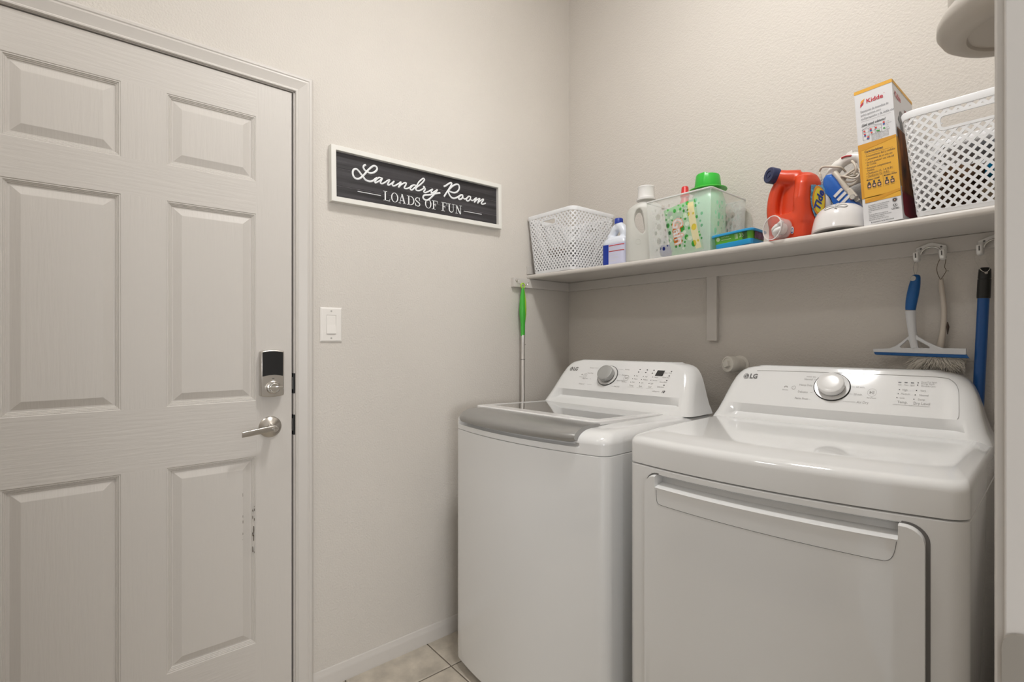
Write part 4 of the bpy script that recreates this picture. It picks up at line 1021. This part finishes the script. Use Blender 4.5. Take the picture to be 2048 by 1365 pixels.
obj('iron_handle', Geo().tube(hp, [.0165] * 6 + [.0175] * 6 + [.0155] * 19, 16), M_IW, ir, smooth=60)
us_ = smooth_path([ipl(*p) for p in ((1.243, 1.699, -.02), (1.258, 1.676, -.024), (1.272, 1.648, -.024), (1.288, 1.622, -.022), (1.300, 1.603, -.02))], 4)
obj('cream_strip', Geo().tube(us_, .0085, 10), M_CRM, ir, smooth=60)
obj('spray_nozzle', Geo().loft([[ipl(x, z, d) for x, z, d in ((1.262, 1.737, -.012), (1.286, 1.742, -.012), (1.286, 1.742, .012), (1.262, 1.737, .012))], [ipl(x, z, d) for x, z, d in ((1.271, 1.752, -.009), (1.284, 1.757, -.009), (1.284, 1.757, .009), (1.271, 1.752, .009))]]), M_IW, ir, smooth=0, bevel=(.002, 2))
obj('nozzle_ring', Geo().tube(smooth_path([ipl(*p) for p in ((1.259, 1.7385, -.016), (1.270, 1.7405, -.0175), (1.284, 1.7385, -.016))], 4), .0022, 8), mat('nozzle_red', (.50, .03, .04), .4), ir, smooth=60)
nb = obj('cord_plug', Geo().loft([[ipl(x, z, d) for x, z, d in ((1.276, 1.638, -.034), (1.286, 1.645, -.034), (1.286, 1.645, -.02), (1.276, 1.638, -.02))], [ipl(x, z, d) for x, z, d in ((1.285, 1.606, -.036), (1.304, 1.616, -.036), (1.304, 1.616, -.018), (1.285, 1.606, -.018))]]), M_CRM, ir, smooth=0, bevel=(.003, 2))
c_ = Vector(ipl(1.2925, 1.6145, -.036))
obj('steam_dial', Geo().lathe([(.0082, 0), (.0082, .003), (.0065, .0042), (.006, .0036)], 20, c_, (0, -1, 0)), M_CHROME, nb, smooth=40)
g = Geo()
for k in range(7):
    z = 1.650 + .0075 * k; g.lathe([(.0062 - .0003 * k, -.0028), (.0062 - .0003 * k, .0022)], 14, ipl(1.2105 - .0004 * k, z, -.026), (0, 0, 1))
g.tube([ipl(1.2105, 1.645, -.026), ipl(1.2075, 1.702, -.026)], .0036, 8)
obj('strain_relief', g, M_CRM, ir, smooth=40)
obj('reservoir_cone', Geo().lathe([(.030, 0), (.0285, .020), (.0225, .055), (.0165, .072), (.0105, .079), (.006, .081)], 28, ipl(1.2155, 1.5640, -.026), (0, 0, 1)), mat('cone_white', (.70, .68, .66), .35, alpha=.85), ir, smooth=60)
g = Geo()
g.tube(smooth_path([ipl(1.2075, 1.702, -.026), ipl(1.203, 1.712, -.02), ipl(1.214, 1.722, -.028), ipl(1.236, 1.718, -.024), ipl(1.258, 1.711, -.018), ipl(1.262, 1.704, .01)], 6), .0032, 8)
random.seed(2)
for k in range(5):
    cx_, cz_, rx_, rz_ = 1.283 + random.uniform(-.003, .003), 1.676 + random.uniform(-.006, .006), .025 + random.uniform(-.003, .004), .011 + .004 * k * .5
    d_ = -.030 + .011 * k
    g.tube([ipl(cx_ + rx_ * math.cos(a), cz_ + rz_ * math.sin(a) + .006 * math.sin(2 * a + k), d_ + .008 * math.sin(a)) for a in (2 * PI * i / 28 for i in range(28))], .0032, 8, closed=True)
g.tube(smooth_path([ipl(1.286, 1.722, -.02), ipl(1.296, 1.708, -.034), ipl(1.301, 1.690, -.036), ipl(1.294, 1.680, -.03)], 5), .0034, 8)
obj('power_cord', g, M_CORD, ir, smooth=60)

# ---------------------------------------------------------------- fire extinguisher box
bw_, bd_, bh_ = .0835, .200, .366
kb = thing('extinguisher_box', 'tall white and yellow fire extinguisher box leaning left', 'box', (1.3368, 1.573, ztop(1.37, 1.575) + .0006), rot=(0, math.radians(-3.7), 0))
M_BXW = mat('box_white', (.72, .72, .74), .45); M_BXY = mat('box_yellow', (.76, .40, .035), .45); M_BXO = mat('box_amber', (.64, .30, .02), .45); M_BXD = mat('box_dark_end', (.10, .055, .03), .6)
g = Geo().box(0, bw_, 0, bd_, 0, bh_); obj('carton', g, M_BXW, kb, smooth=0, bevel=(.0008, 1))
obj('carton_flap', Geo().box(.001, bw_ - .001, .001, bd_ - .001, bh_, bh_ + .0008), M_BXD, kb, smooth=0)
fn = lambda x, z: (x, -.0005, z); fn2 = lambda x, z: (x, -.0009, z); fn3 = lambda x, z: (x, -.0013, z)
g = Geo(); put_rect(g, fn, 0, .357, bw_, bh_); put_rect(g, fn, 0, .073, bw_, .2195); put_rect(g, fn, .0065, .0605, bw_, .075)
obj('yellow_print', g, M_BXY, kb, smooth=0)
g = Geo(); put_poly(g, fn2, [(0, .2195), (bw_, .2195), (bw_, .213), (.02, .2030), (0, .2030)]); put_rect(g, fn2, 0, .073, .0062, .2035); put_poly(g, fn2, [(.0065, .0605), (.030, .0605), (bw_, .0745), (bw_, .080), (.0065, .0680)])
obj('amber_print', g, M_BXO, kb, smooth=0)
M_KR = mat('logo_red', (.55, .012, .035), .4); M_TXT = mat('box_text', (.05, .05, .055), .5); M_TXG = mat('box_text_grey', (.22, .22, .24), .5)
g = Geo(); put_text(g, fn2, 'Kidde', .0255, .3305, .0158, 'LEFT', bold=.018); put_poly(g, fn2, [(.0115, .3190), (.0128, .3270), (.0180, .3300), (.0205, .3320), (.0185, .3255)])
put_ring(g, fn2, .0655, .3365, .0007, .0011, 12)
obj('brand_print', g, M_KR, kb, smooth=0)
g = Geo(); put_poly(g, fn2, [(.0125, .3305), (.0160, .3365), (.0235, .3400), (.0200, .3330), (.0150, .3290)]); obj('flame_print', g, mat('logo_orange', (.80, .30, .03), .4), kb, smooth=0)
g = Geo()
for k, s in enumerate(('Extintores de incendios de', 'polvo químico seco', 'multipropósito y de doble uso')): put_text(g, fn2, s, .0115, .3065 - .0098 * k, .0092, 'LEFT', sx=.62 if k != 2 else .64)
put_rect(g, fn2, .0115, .2792, .0765, .2797)
obj('grey_lettering', g, M_TXG, kb, smooth=0)
g = Geo(); put_text(g, fn2, '¿Está usted cubierto?', .0115, .2690, .0092, 'LEFT', bold=.02, sx=.68)
put_text(g, fn2, 'Características:', .0135, .1965, .0092, 'LEFT', bold=.02, sx=.72); put_rect(g, fn2, .0135, .1895, .0745, .1899); put_rect(g, fn2, .0135, .1260, .0745, .1264)
for k, (s, z) in enumerate((('• Funcionamiento fácil y confiable', .1840), ('• Conveniencia de un solo uso', .1755), ('• Servicio gratuito* con vida útil', .1670), ('  de 12 años', .1605), ('• Estructura completamente', .1520), ('  metálica', .1455), ('• Clasificación UL: 1-A:10-B:C', .1375), ('• Clasificación UL: 10-B:C', .1300))):
    put_text(g, fn2, s, .0135, z, .0078, 'LEFT', sx=.62)
put_text(g, fn2, 'Modelos 110/340', .0135, .1205, .0058, 'LEFT', bold=.02, sx=.7); put_text(g, fn2, 'Modelos 10/Aux', .0515, .1215, .0058, 'LEFT', bold=.02, sx=.7); put_rect(g, fn2, .0492, .0935, .0496, .1245)
for k, x in enumerate((.0185, .0295, .0405, .0570, .0685)):
    put_poly(g, fn2, rrect(x - .0042, .0985, x + .0042, .1085, .001, 2))
    if k in (0,): put_poly(g, fn2, [(x - .0042, .1092), (x + .0042, .1092), (x, .1165)])
    elif k in (1, 3): put_rect(g, fn2, x - .002, .1095, x + .002, .1165)
    else: put_poly(g, fn2, circle(x, .1125, .0024, 10))
    put_text(g, fn2, 'clase', x, .0960, .0042)
for k in range(5): put_text(g, fn2, ('La instalación y uso de este producto', 'debe realizarse según las normas y', 'códigos locales vigentes. Consulte', 'con el departamento de bomberos', 'local.')[k], .0125, .0520 - .0046 * k, .0046, 'LEFT', sx=.66)
for k in range(4): put_text(g, fn2, ('*Según la NFPA 10, los extintores', 'desechables deben retirarse de servicio', 'a los 12 años de la fecha de', 'fabricación que figura en el envase.')[k], .0125, .0270 - .0046 * k, .0046, 'LEFT', sx=.66)
put_text(g, fn2, '▲ Advertencia: lea las instrucciones', .0160, .0062, .0048, 'LEFT', sx=.7, bold=.01)
put_poly(g, fn2, circle(.0700, .0530, .0044, 18)); put_ring(g, fn2, .0700, .0530, .0054, .0058, 20)
put_ring(g, fn2, .0700, .0390, .0042, .0047, 20); put_text(g, fn2, 'UL', .0700, .0390, .0062, bold=.02); put_text(g, fn2, 'LISTED', .0700, .0305, .0052, bold=.02)
for k in range(9): put_text(g, fn2, 'Extintores recomendados para cada zona de riesgo', .0315, .2385 - .0021 * k, .0022, 'LEFT', sx=.82 if k < 8 else .5)
obj('small_lettering', g, M_TXT, kb, smooth=0)
g = Geo(); put_text(g, fn3, 'c', .0700, .0532, .0070, bold=.03)
for x in (.0185, .0295, .0405, .0570, .0685): put_poly(g, fn3, circle(x + .0003, .1030, .0027, 9))
obj('icon_detail', g, mat('icon_peach', (.80, .45, .25), .45), kb, smooth=0)
# little house plan with coloured rooms
g = Geo(); L_ = .0006
for x0, z0, x1, z1 in ((.0125, .2385, .0545, .2391), (.0125, .2480, .0545, .2486), (.0125, .2575, .0545, .2581), (.0125, .2285, .0265, .2291), (.0125, .2285, .0131, .2581), (.0265, .2285, .0271, .2581), (.0400, .2385, .0406, .2581), (.0539, .2385, .0545, .2581)):
    put_rect(g, fn2, x0, z0, x1, z1)
put_poly(g, fn2, [(.0105, .2580), (.0325, .2655), (.0325, .2648), (.0125, .2578)]); put_poly(g, fn2, [(.0325, .2655), (.0565, .2580), (.0545, .2578), (.0325, .2648)])
obj('house_plan', g, M_TXG, kb, smooth=0)
for nm, mt_, pts in (('red_mark', mat('mark_red', (.68, .05, .04), .45), [(.017, .2525), (.031, .2535), (.0425, .2530), (.0175, .2440), (.0325, .2435), (.0245, .2345), (.0600, .2605)]),
                     ('blue_mark', mat('mark_blue', (.04, .10, .40), .45), [(.0310, .2500), (.0180, .2405), (.0235, .2310), (.0600, .2555)]),
                     ('green_mark', mat('mark_green', (.05, .35, .06), .45), [(.0450, .2435), (.0485, .2430), (.0600, .2450)])):
    g = Geo()
    for x, z in pts: put_rect(g, fn3, x - .0021, z - .0017, x + .0021, z + .0017)
    obj(nm, g, mt_, kb, smooth=0)
g = Geo()
for k in range(5): put_text(g, fn2, ('Cocina', 'Sala de estar', 'Taller', 'Garaje', 'Vehículo')[k], .0635, .2605 - .0050 * k, .0042, 'LEFT', sx=.6)
obj('key_lettering', g, M_TXG, kb, smooth=0)
# side print
sf = lambda y, z: (bw_ + .0005, y, z); sf2 = lambda y, z: (bw_ + .0009, y, z)
g = Geo(); put_rect(g, sf, 0, .357, bd_, bh_); obj('side_yellow', g, M_BXY, kb, smooth=0)
g = Geo(); put_rect(g, sf, .012, .072, bd_, .243); obj('side_photo', g, mat('box_flame_photo', (.30, .10, .02), .45, vary=(26, .9, (1, 1, .5))), kb, smooth=0)
g = Geo(); put_rect(g, sf2, .0, .086, .022, .215); obj('side_amber', g, M_BXO, kb, smooth=0)
g = Geo(); put_poly(g, sf, rrect(.014, .012, .150, .078, .014, 4)); put_rect(g, sf2, .105, .300, .175, .3135); obj('side_red', g, mat('box_red', (.30, .012, .03), .45), kb, smooth=0)
g = Geo(); put_poly(g, sf2, rrect(.004, .082, .012, .108, .0035, 4)); obj('side_badge', g, M_BXW, kb, smooth=0)
g = Geo()
for P__ in ([(.030, .2670), (.040, .2790), (.052, .2740), (.046, .2600)], [(.050, .2700), (.052, .2930), (.064, .2985), (.078, .2955), (.082, .2860), (.070, .2880), (.066, .2700)], [(.048, .2440), (.050, .2700), (.056, .2700), (.056, .2440)], [(.062, .2440), (.062, .2740), (.070, .2740), (.070, .2440)]):
    put_poly(g, sf2, P__)
obj('side_figure', g, mat('box_figure_grey', (.25, .25, .26), .5), kb, smooth=0)
g = Geo(); put_rect(g, sf2, .012, .200, .020, .238); obj('side_dark_print', g, M_BXD, kb, smooth=0)
g = Geo(); put_text(g, sf2, 'Kidde', .014, .330, .024, 'LEFT', bold=.018); obj('side_brand', g, M_KR, kb, smooth=0)

# ---------------------------------------------------------------- hooks and hanging tools
M_HOOK = mat('silver_hook', (.80, .79, .77), .30, metal=.35)
CY = YB - .0182
def double_hook(label, x, z, group):
    r = thing('double_hook', label, 'hook', (x, CY, z), group=group)
    P_ = [(-.0335, -.014), (-.0345, .0035), (-.031, .006), (-.002, .0165), (.003, .0165), (.032, .0045), (.0345, .002), (.0345, -.014)]
    arc_ = [(.0235 * math.cos(a), -.0165 + .0225 * math.sin(a)) for a in (PI * k / 16 for k in range(17))]
    obj('hook_plate', Geo().prism(P_ + [(.0235, -.014)] + arc_[1:-1] + [(-.0235, -.014)], 0, -.005, lambda a, b, d: (a, d, b)), M_HOOK, r, smooth=0, bevel=(.0012, 2))
    g = Geo(); g.tube([(.0225 * math.cos(a), -.006, -.0165 + .0205 * math.sin(a)) for a in (PI * k / 18 for k in range(19))], .0024, 8)
    obj('hook_arch', g, M_CHROME, r, smooth=60)
    for sx_ in (-1, 1):
        g = Geo(); pth = smooth_path([(sx_ * .0285, -.003, .0), (sx_ * .0285, -.006, -.016), (sx_ * .0285, -.009, -.029), (sx_ * .0285, -.018, -.0345), (sx_ * .0285, -.028, -.030), (sx_ * .0285, -.032, -.018), (sx_ * .0285, -.0325, -.011)], 5)
        g.tube(pth, .0068, 12, up=(0, -1, .3), squash=.55)
        pr_ = obj('hook_prong', g, M_HOOK, r, smooth=60)
        obj('prong_groove', Geo().tube([(sx_ * .0285, -.0362, -.014), (sx_ * .0285, -.0345, -.026)], .0016, 6), M_DKGREY, pr_, smooth=60)
    for sx_ in (-1, 1):
        obj('screw', Geo().lathe([(.0028, 0), (.0026, .0009), (.0012, .0010), (.001, .0003)], 10, (sx_ * .0225, -.005, .0015), (0, -1, 0)), M_DKGREY, r, smooth=40)
    return r
double_hook('silver double hook on the cleat above the squeegee', 1.4310, 1.4725, 'silver double hooks under the shelf')
double_hook('silver double hook on the cleat above the blue pole', 1.5640, 1.4745, 'silver double hooks under the shelf')

# squeegee
YS = YB - .045
sx0 = lambda x: 1.76 - (1.76 - x) * YS / 1.78; sz0 = lambda z: 1.21 + (z - 1.21) * YS / 1.78
sq = thing('squeegee', 'white squeegee with blue grip and blue blade hanging above the dryer', 'squeegee', (sx0(1.404), YS, sz0(1.18)))
O2 = Vector(sq.location); sp_ = lambda x, z, d=0: (sx0(x) - O2.x, d, sz0(z) - O2.z)
M_SQW = mat('squeegee_white', (.66, .67, .69), .3); M_SQB = mat('squeegee_blue', (.004, .10, .33), .4)
head = [(1.3045, 1.1865), (1.3055, 1.1775), (1.5115, 1.1735), (1.5115, 1.1900), (1.464, 1.1910), (1.450, 1.1965), (1.430, 1.2080), (1.4115, 1.2215), (1.4085, 1.2265), (1.3915, 1.2265), (1.3860, 1.2205), (1.3720, 1.2065), (1.360, 1.1965), (1.344, 1.1885)]
def tri(P): return P
holes = [[(1.3690, 1.1935), (1.3720, 1.1905), (1.3940, 1.1905), (1.3895, 1.2125), (1.3870, 1.2135)], [(1.4110, 1.1905), (1.4350, 1.1905), (1.4360, 1.1935), (1.4095, 1.2125), (1.4065, 1.2120)]]
bm = bmesh.new(); ed = []
for lp in [head] + holes:
    vs = [bm.verts.new((*p, 0)) for p in lp]; ed += [bm.edges.new((vs[k], vs[(k + 1) % len(vs)])) for k in range(len(vs))]
bmesh.ops.triangle_fill(bm, edges=ed, use_beauty=True); bm.verts.index_update()
g = Geo().add([sp_(v.co.x, v.co.y) for v in bm.verts], [[v.index for v in f.verts] for f in bm.faces]); bm.free()
obj('squeegee_head', g, M_SQW, sq, smooth=0, solid=.011, bevel=(.0015, 2))
g = Geo().loft([[sp_(x, z, d) for x, z, d in ((1.3065, 1.1775, -.003), (1.3085, 1.1705, -.002), (1.3125, 1.1690, 0), (1.3085, 1.1705, .002), (1.3065, 1.1775, .003))], [sp_(x, z, d) for x, z, d in ((1.5115, 1.1745, -.003), (1.5165, 1.1655, -.002), (1.5185, 1.1640, 0), (1.5165, 1.1655, .002), (1.5115, 1.1745, .003))]])
obj('rubber_blade', g, M_SQB, sq, smooth=0)
pth = smooth_path([sp_(1.4025, 1.190), sp_(1.3990, 1.215), sp_(1.3960, 1.245), sp_(1.3935, 1.275), sp_(1.3925, 1.296)], 5)
obj('squeegee_neck', Geo().tube(pth, [.0085, .0085, .0088, .009, .009, .0092, .0094, .0096, .0098, .010, .0103, .0106, .0108, .011, .0113, .0116, .0118, .012, .0121, .0122, .0122], 14), M_SQW, sq, smooth=60)
pth = smooth_path([sp_(1.3925, 1.298), sp_(1.3945, 1.320), sp_(1.3990, 1.350), sp_(1.4035, 1.378), sp_(1.4055, 1.3975)], 5)
gr = obj('squeegee_grip', Geo().tube(pth, [.0118, .0122, .0127, .013, .0133, .0136, .0138, .014, .0141, .0141, .0140, .0138, .0136, .0132, .0127, .0120, .0115, .0110, .0102, .0088, .0052], 16), M_SQB, sq, smooth=70)
obj('hanging_eye', Geo().lathe([(.0075, 0), (.0075, .002), (.0055, .0028), (.005, .0018)], 20, sp_(1.4005, 1.3865, -.0105), (-.25, -1, .1)), mat('eye_grey', (.52, .50, .47), .4), gr, smooth=40)
g = Geo(); g.tube(smooth_path([sp_(1.4035, 1.396, .0), sp_(1.3985, 1.418, .0), (1.4310 - .0285 - O2.x, CY - .018 - YS, 1.4720 - .029 - O2.z), sp_(1.4085, 1.418, .004), sp_(1.4045, 1.396, .003)], 5), .0005, 5)
obj('clear_thread', g, mat('clear_thread', (.6, .58, .55), .3, alpha=.5), sq, smooth=60)

# duster with cream handle and shaggy head
YD = YB - .020
dk = YD / 1.78; dp_ = lambda x, z, d=0: (1.76 - (1.76 - x) * dk, YD + d, 1.21 + (z - 1.21) * dk)
du = thing('duster', 'cream handled duster with shaggy beige head behind the squeegee', 'duster', dp_(1.4605, 1.20))
O3 = Vector(du.location); dl = lambda x, z, d=0: tuple(Vector(dp_(x, z, d)) - O3)
M_DUS = mat('duster_cream', (.60, .54, .47), .45)
pth = smooth_path([dl(1.4588, 1.381), dl(1.4610, 1.350), dl(1.4650, 1.310), dl(1.4655, 1.275), dl(1.4635, 1.240), dl(1.4590, 1.205), dl(1.4560, 1.182), dl(1.4550, 1.165)], 4)
n = len(pth); obj('duster_handle', Geo().tube(pth, [.0055 + .0012 * min(1, i / 8) + .0085 * max(0, (i / (n - 1) - .55) / .45) ** 1.4 for i in range(n)], 14), M_DUS, du, smooth=60)
obj('handle_patch', Geo().tube([dl(1.4735, 1.262, -.004), dl(1.4745, 1.248, -.004), dl(1.4735, 1.228, -.004)], [.001, .0034, .001], 8), mat('patch_brown', (.05, .03, .02), .5), du, smooth=60)
random.seed(4); g = Geo()
for k in range(1500):
    th_ = random.uniform(0, 2 * PI); r_ = random.uniform(.0, .030); L_ = random.uniform(.022, .055)
    bx_, bz_ = 1.4545 + r_ * math.cos(th_), 1.170 - abs(r_) * .2
    ex, ez = bx_ + random.uniform(-.6, .6) * L_ + .55 * L_ * math.cos(th_), bz_ - L_ * random.uniform(-.05, .9)
    d0 = random.uniform(-.012, .012); d1 = d0 + random.uniform(-.008, .008)
    mx_, mz_ = (bx_ + ex) / 2 + random.uniform(-.006, .006), (bz_ + ez) / 2 + random.uniform(0, .008)
    ex = min(ex, 1.509)
    g.tube([dl(bx_, bz_, d0), dl(mx_, mz_, (d0 + d1) / 2), dl(ex, ez, max(-.018, min(.016, d1)))], [.0010, .0010, .0005], 3, caps=False)
o = obj('shaggy_fibre', g, mat('duster_fibre', (.88, .83, .75), .9), du, smooth=0, fix=False); o['kind'] = 'stuff'; o['label'] = 'shaggy beige fibres'
g = Geo(); hx = (1.4310 + .0285 - O3.x, CY - .017 - O3.y, 1.4725 - .036 - O3.z)
g.tube(smooth_path([dl(1.4590, 1.378, -.006), dl(1.4520, 1.398, -.004), dl(1.4515, 1.416, -.003), Vector(hx) + Vector((-.006, 0, .002)), hx, Vector(hx) + Vector((.006, 0, .002)), dl(1.4675, 1.412, -.003), dl(1.4705, 1.400, -.004), dl(1.4600, 1.378, -.006)], 5), .0008, 6)
g.tube(smooth_path([dl(1.4705, 1.400, -.004), dl(1.4735, 1.4005, -.006), dl(1.4765, 1.4000, -.004)], 4), .0006, 5)
obj('twine_loop', g, mat('twine_brown', (.15, .11, .075), .9), du, smooth=60)

# blue pole with black grip
pl_ = thing('broom_pole', 'blue metal pole with black grip hanging beside the duster', 'pole', (1.5440, YB - .032, 1.40))
g = Geo(); top = Vector((0, 0, 0)); bot = Vector((-.050, .015, -1.30)); ax = (bot - top)
obj('pole_tube', Geo().tube([top + ax * .055, bot], .0122, 20), mat('pole_blue', (.0, .070, .27), .3, coat=.2), pl_, smooth=60)
obj('pole_grip', Geo().tube([top + ax * t for t in (-.0035, .0, .018, .0185, .020, .0205, .055, .059)], [.0085, .0125, .0135, .0128, .0128, .0138, .0140, .0136], 22), M_BLACK, pl_, smooth=50)
obj('hang_hole', Geo().lathe([(.0034, 0), (.0034, .001)], 12, top + ax * .0085 + Vector((.0045, -.0128, 0)), (0.2, -1, 0)), mat('hole_grey', (.35, .33, .30), .6), pl_, smooth=0)
h0 = top + ax * .0085 + Vector((.004, -.0140, 0)); hk = Vector((1.5640 - .0285, CY - .018, 1.4745 - .036)) - Vector(pl_.location)
g = Geo(); g.tube(smooth_path([h0, h0 + Vector((-.010, -.001, .010)), hk + Vector((-.0105, 0, -.012)), hk + Vector((-.008, -.002, .001)), hk + Vector((.008, -.002, .001)), hk + Vector((.0105, 0, -.014)), h0 + Vector((.008, -.001, .012)), h0], 5), .0006, 6)
g.tube(smooth_path([h0, h0 + Vector((-.010, -.001, .008)), h0 + Vector((-.014, -.002, .016)), h0 + Vector((-.023, -.003, .013)), h0 + Vector((-.015, -.002, .007)), h0 + Vector((-.017, -.002, .001))], 4), .0006, 6)
obj('string_loop', g, mat('string_white', (.60, .57, .52), .8), pl_, smooth=60)

# green mop handle on a small hook at the left cleat
hk_ = thing('cup_hook', 'small metal hook screwed to the end of the side cleat', 'hook', (.0185, 1.4785, 1.4875))
obj('hook_base', Geo().lathe([(.0068, 0), (.0064, .0016), (.003, .0028), (.0018, .004)], 18, (0, 0, 0), (1, 0, 0)), M_NICKEL, hk_, smooth=40)
pth = smooth_path([(.002, 0, 0), (.010, .001, -.004), (.012, .004, -.014), (.014, .018, -.0235), (.017, .038, -.0225), (.020, .050, -.014), (.021, .053, -.008)], 5)
obj('hook_wire', Geo().tube(pth, .0017, 8), M_CHROME, hk_, smooth=60)
obj('hook_tip', Geo().lathe([(.001, -.003), (.0026, -.0016), (.003, 0), (.0026, .0016), (.001, .003)], 12, (.021, .053, -.008)), M_CHROME, hk_, smooth=60)
mp = thing('mop_handle', 'green gripped mop with slim silver pole hanging on the left wall', 'mop', (.034, 1.5015, 1.4560))
M_MG = mat('mop_green', (.055, .42, .04), .35); M_ML = mat('mop_lime', (.40, .66, .05), .4)
prf = [(.0035, .0), (.0075, -.010), (.0125, -.035), (.0165, -.068), (.0180, -.098), (.0172, -.125), (.0140, -.150), (.0118, -.165), (.0112, -.195), (.0108, -.222)]
obj('mop_grip', Geo().lathe(prf, 24, sx=.75), M_MG, mp, smooth=60)
g = Geo(); P_ = []
for r_, z in prf[1:7]:
    w = .75 * math.sin(PI * (z + .165) / .17) if z > -.165 else 0
    P_.append([((r_ * .75 + .0007) * math.cos(a), (r_ + .0007) * math.sin(a), z) for a in (.62 + max(.02, w) * (k / 8 - .5) * 1.5 for k in range(9))])
g.grid(P_); obj('grip_inlay', g, M_ML, mp, smooth=70)
g = Geo(); g.tube([(.0, .0105 * math.cos(a), .0065 + .0115 * math.sin(a)) for a in (2 * PI * k / 24 for k in range(24))], .0032, 8, closed=True)
obj('hanging_loop', g, M_ML, mp, smooth=60)
obj('mop_pole', Geo().lathe([(.0095, -.218), (.0095, -.330), (.0098, -.3305), (.0098, -1.36)], 20), mat('mop_silver', (.62, .60, .58), .3, metal=.8), mp, smooth=60)
obj('pole_collar', Geo().lathe([(.0100, -.3285), (.0100, -.3315)], 20), M_DKGREY, mp, smooth=40)
obj('pole_button', Geo().lathe([(.0024, 0), (.0022, .002)], 10, (.006, .0078, -.262), (.6, .8, 0)), M_DKGREY, mp, smooth=40)
obj('mop_head', Geo().loft([rsec(.024, .10, .01, -1.4545), rsec(.026, .11, .01, -1.440), rsec(.018, .04, .008, -1.36)]), M_MG, mp, smooth=40)

# capped pipe stub on the back wall
vv = thing('pipe_stub', 'white capped pipe stub on the wall between the two machines', 'pipe', (.8745, YB - .0005, 1.1215))
ax = Vector((-.020, -.056, .0035))
obj('wall_flange', Geo().lathe([(.0345, 0), (.0335, .003), (.030, .0045)], 36, (0, 0, 0), (0, -1, 0)), mat('flange_cream', (.78, .745, .68), .35), vv, smooth=40)
M_PVC = mat('pvc_white', (.78, .75, .69), .4)
obj('pipe_body', Geo().lathe([(.0255, 0), (.0255, .040)], 32, (0, 0, 0), ax), M_PVC, vv, smooth=40)
obj('pipe_cap', Geo().lathe([(.0285, .030), (.0300, .032), (.0300, .056), (.0280, .0595), (.0235, .0600), (.0225, .0575)], 36, (0, 0, 0), ax), M_PVC, vv, smooth=35)
q = Vector((0, 0, 1)).rotation_difference(ax.normalized())
g = Geo().box(-.011, .011, -.011, .011, .056, .070); g.xf(q.to_matrix().to_4x4())
obj('square_lug', g, M_PVC, vv, smooth=0, bevel=(.0012, 2))

# half round fixture on the right wall, partly seen at the top right corner
fx = thing('wall_sconce', 'beige half round fixture on the wall at the top right corner', 'fixture', (RX - .0005, .846, 1.582))
M_FX = mat('fixture_beige', (.56, .52, .47), .5)
def half(prof, n=24):
    return [[(-r_ * math.sin(PI * k / n), -r_ * math.cos(PI * k / n), z) for k in range(n + 1)] for r_, z in prof]
g = Geo().loft(half([(.056, .006), (.0575, .002), (.062, .0), (.073, .002), (.081, .008), (.086, .017), (.086, .026), (.081, .036), (.075, .043), (.0735, .17), (.066, .178)]))
obj('fixture_body', g, M_FX, fx, smooth=35)
g = Geo().loft(half([(.0565, .0055), (.055, .007)])); obj('fixture_dish', g, M_FX, fx, smooth=0)

# print and tiny marks too small to pick apart stay joined
for o in list(SC.objects):
    n = o.name.split('.')[0]
    if o.type == 'MESH' and o.parent and not o.get('kind') and (n.endswith('lettering') or n.endswith('_print') or n.endswith('_mark') or n in ('control_buttons', 'icon_detail', 'house_plan', 'side_figure', 'side_red', 'side_brand', 'embossed_knot', 'strain_relief', 'power_cord', 'label_rule', 'brand_face', 'twine_loop', 'string_loop', 'white_insert')):
        o['kind'] = 'stuff'
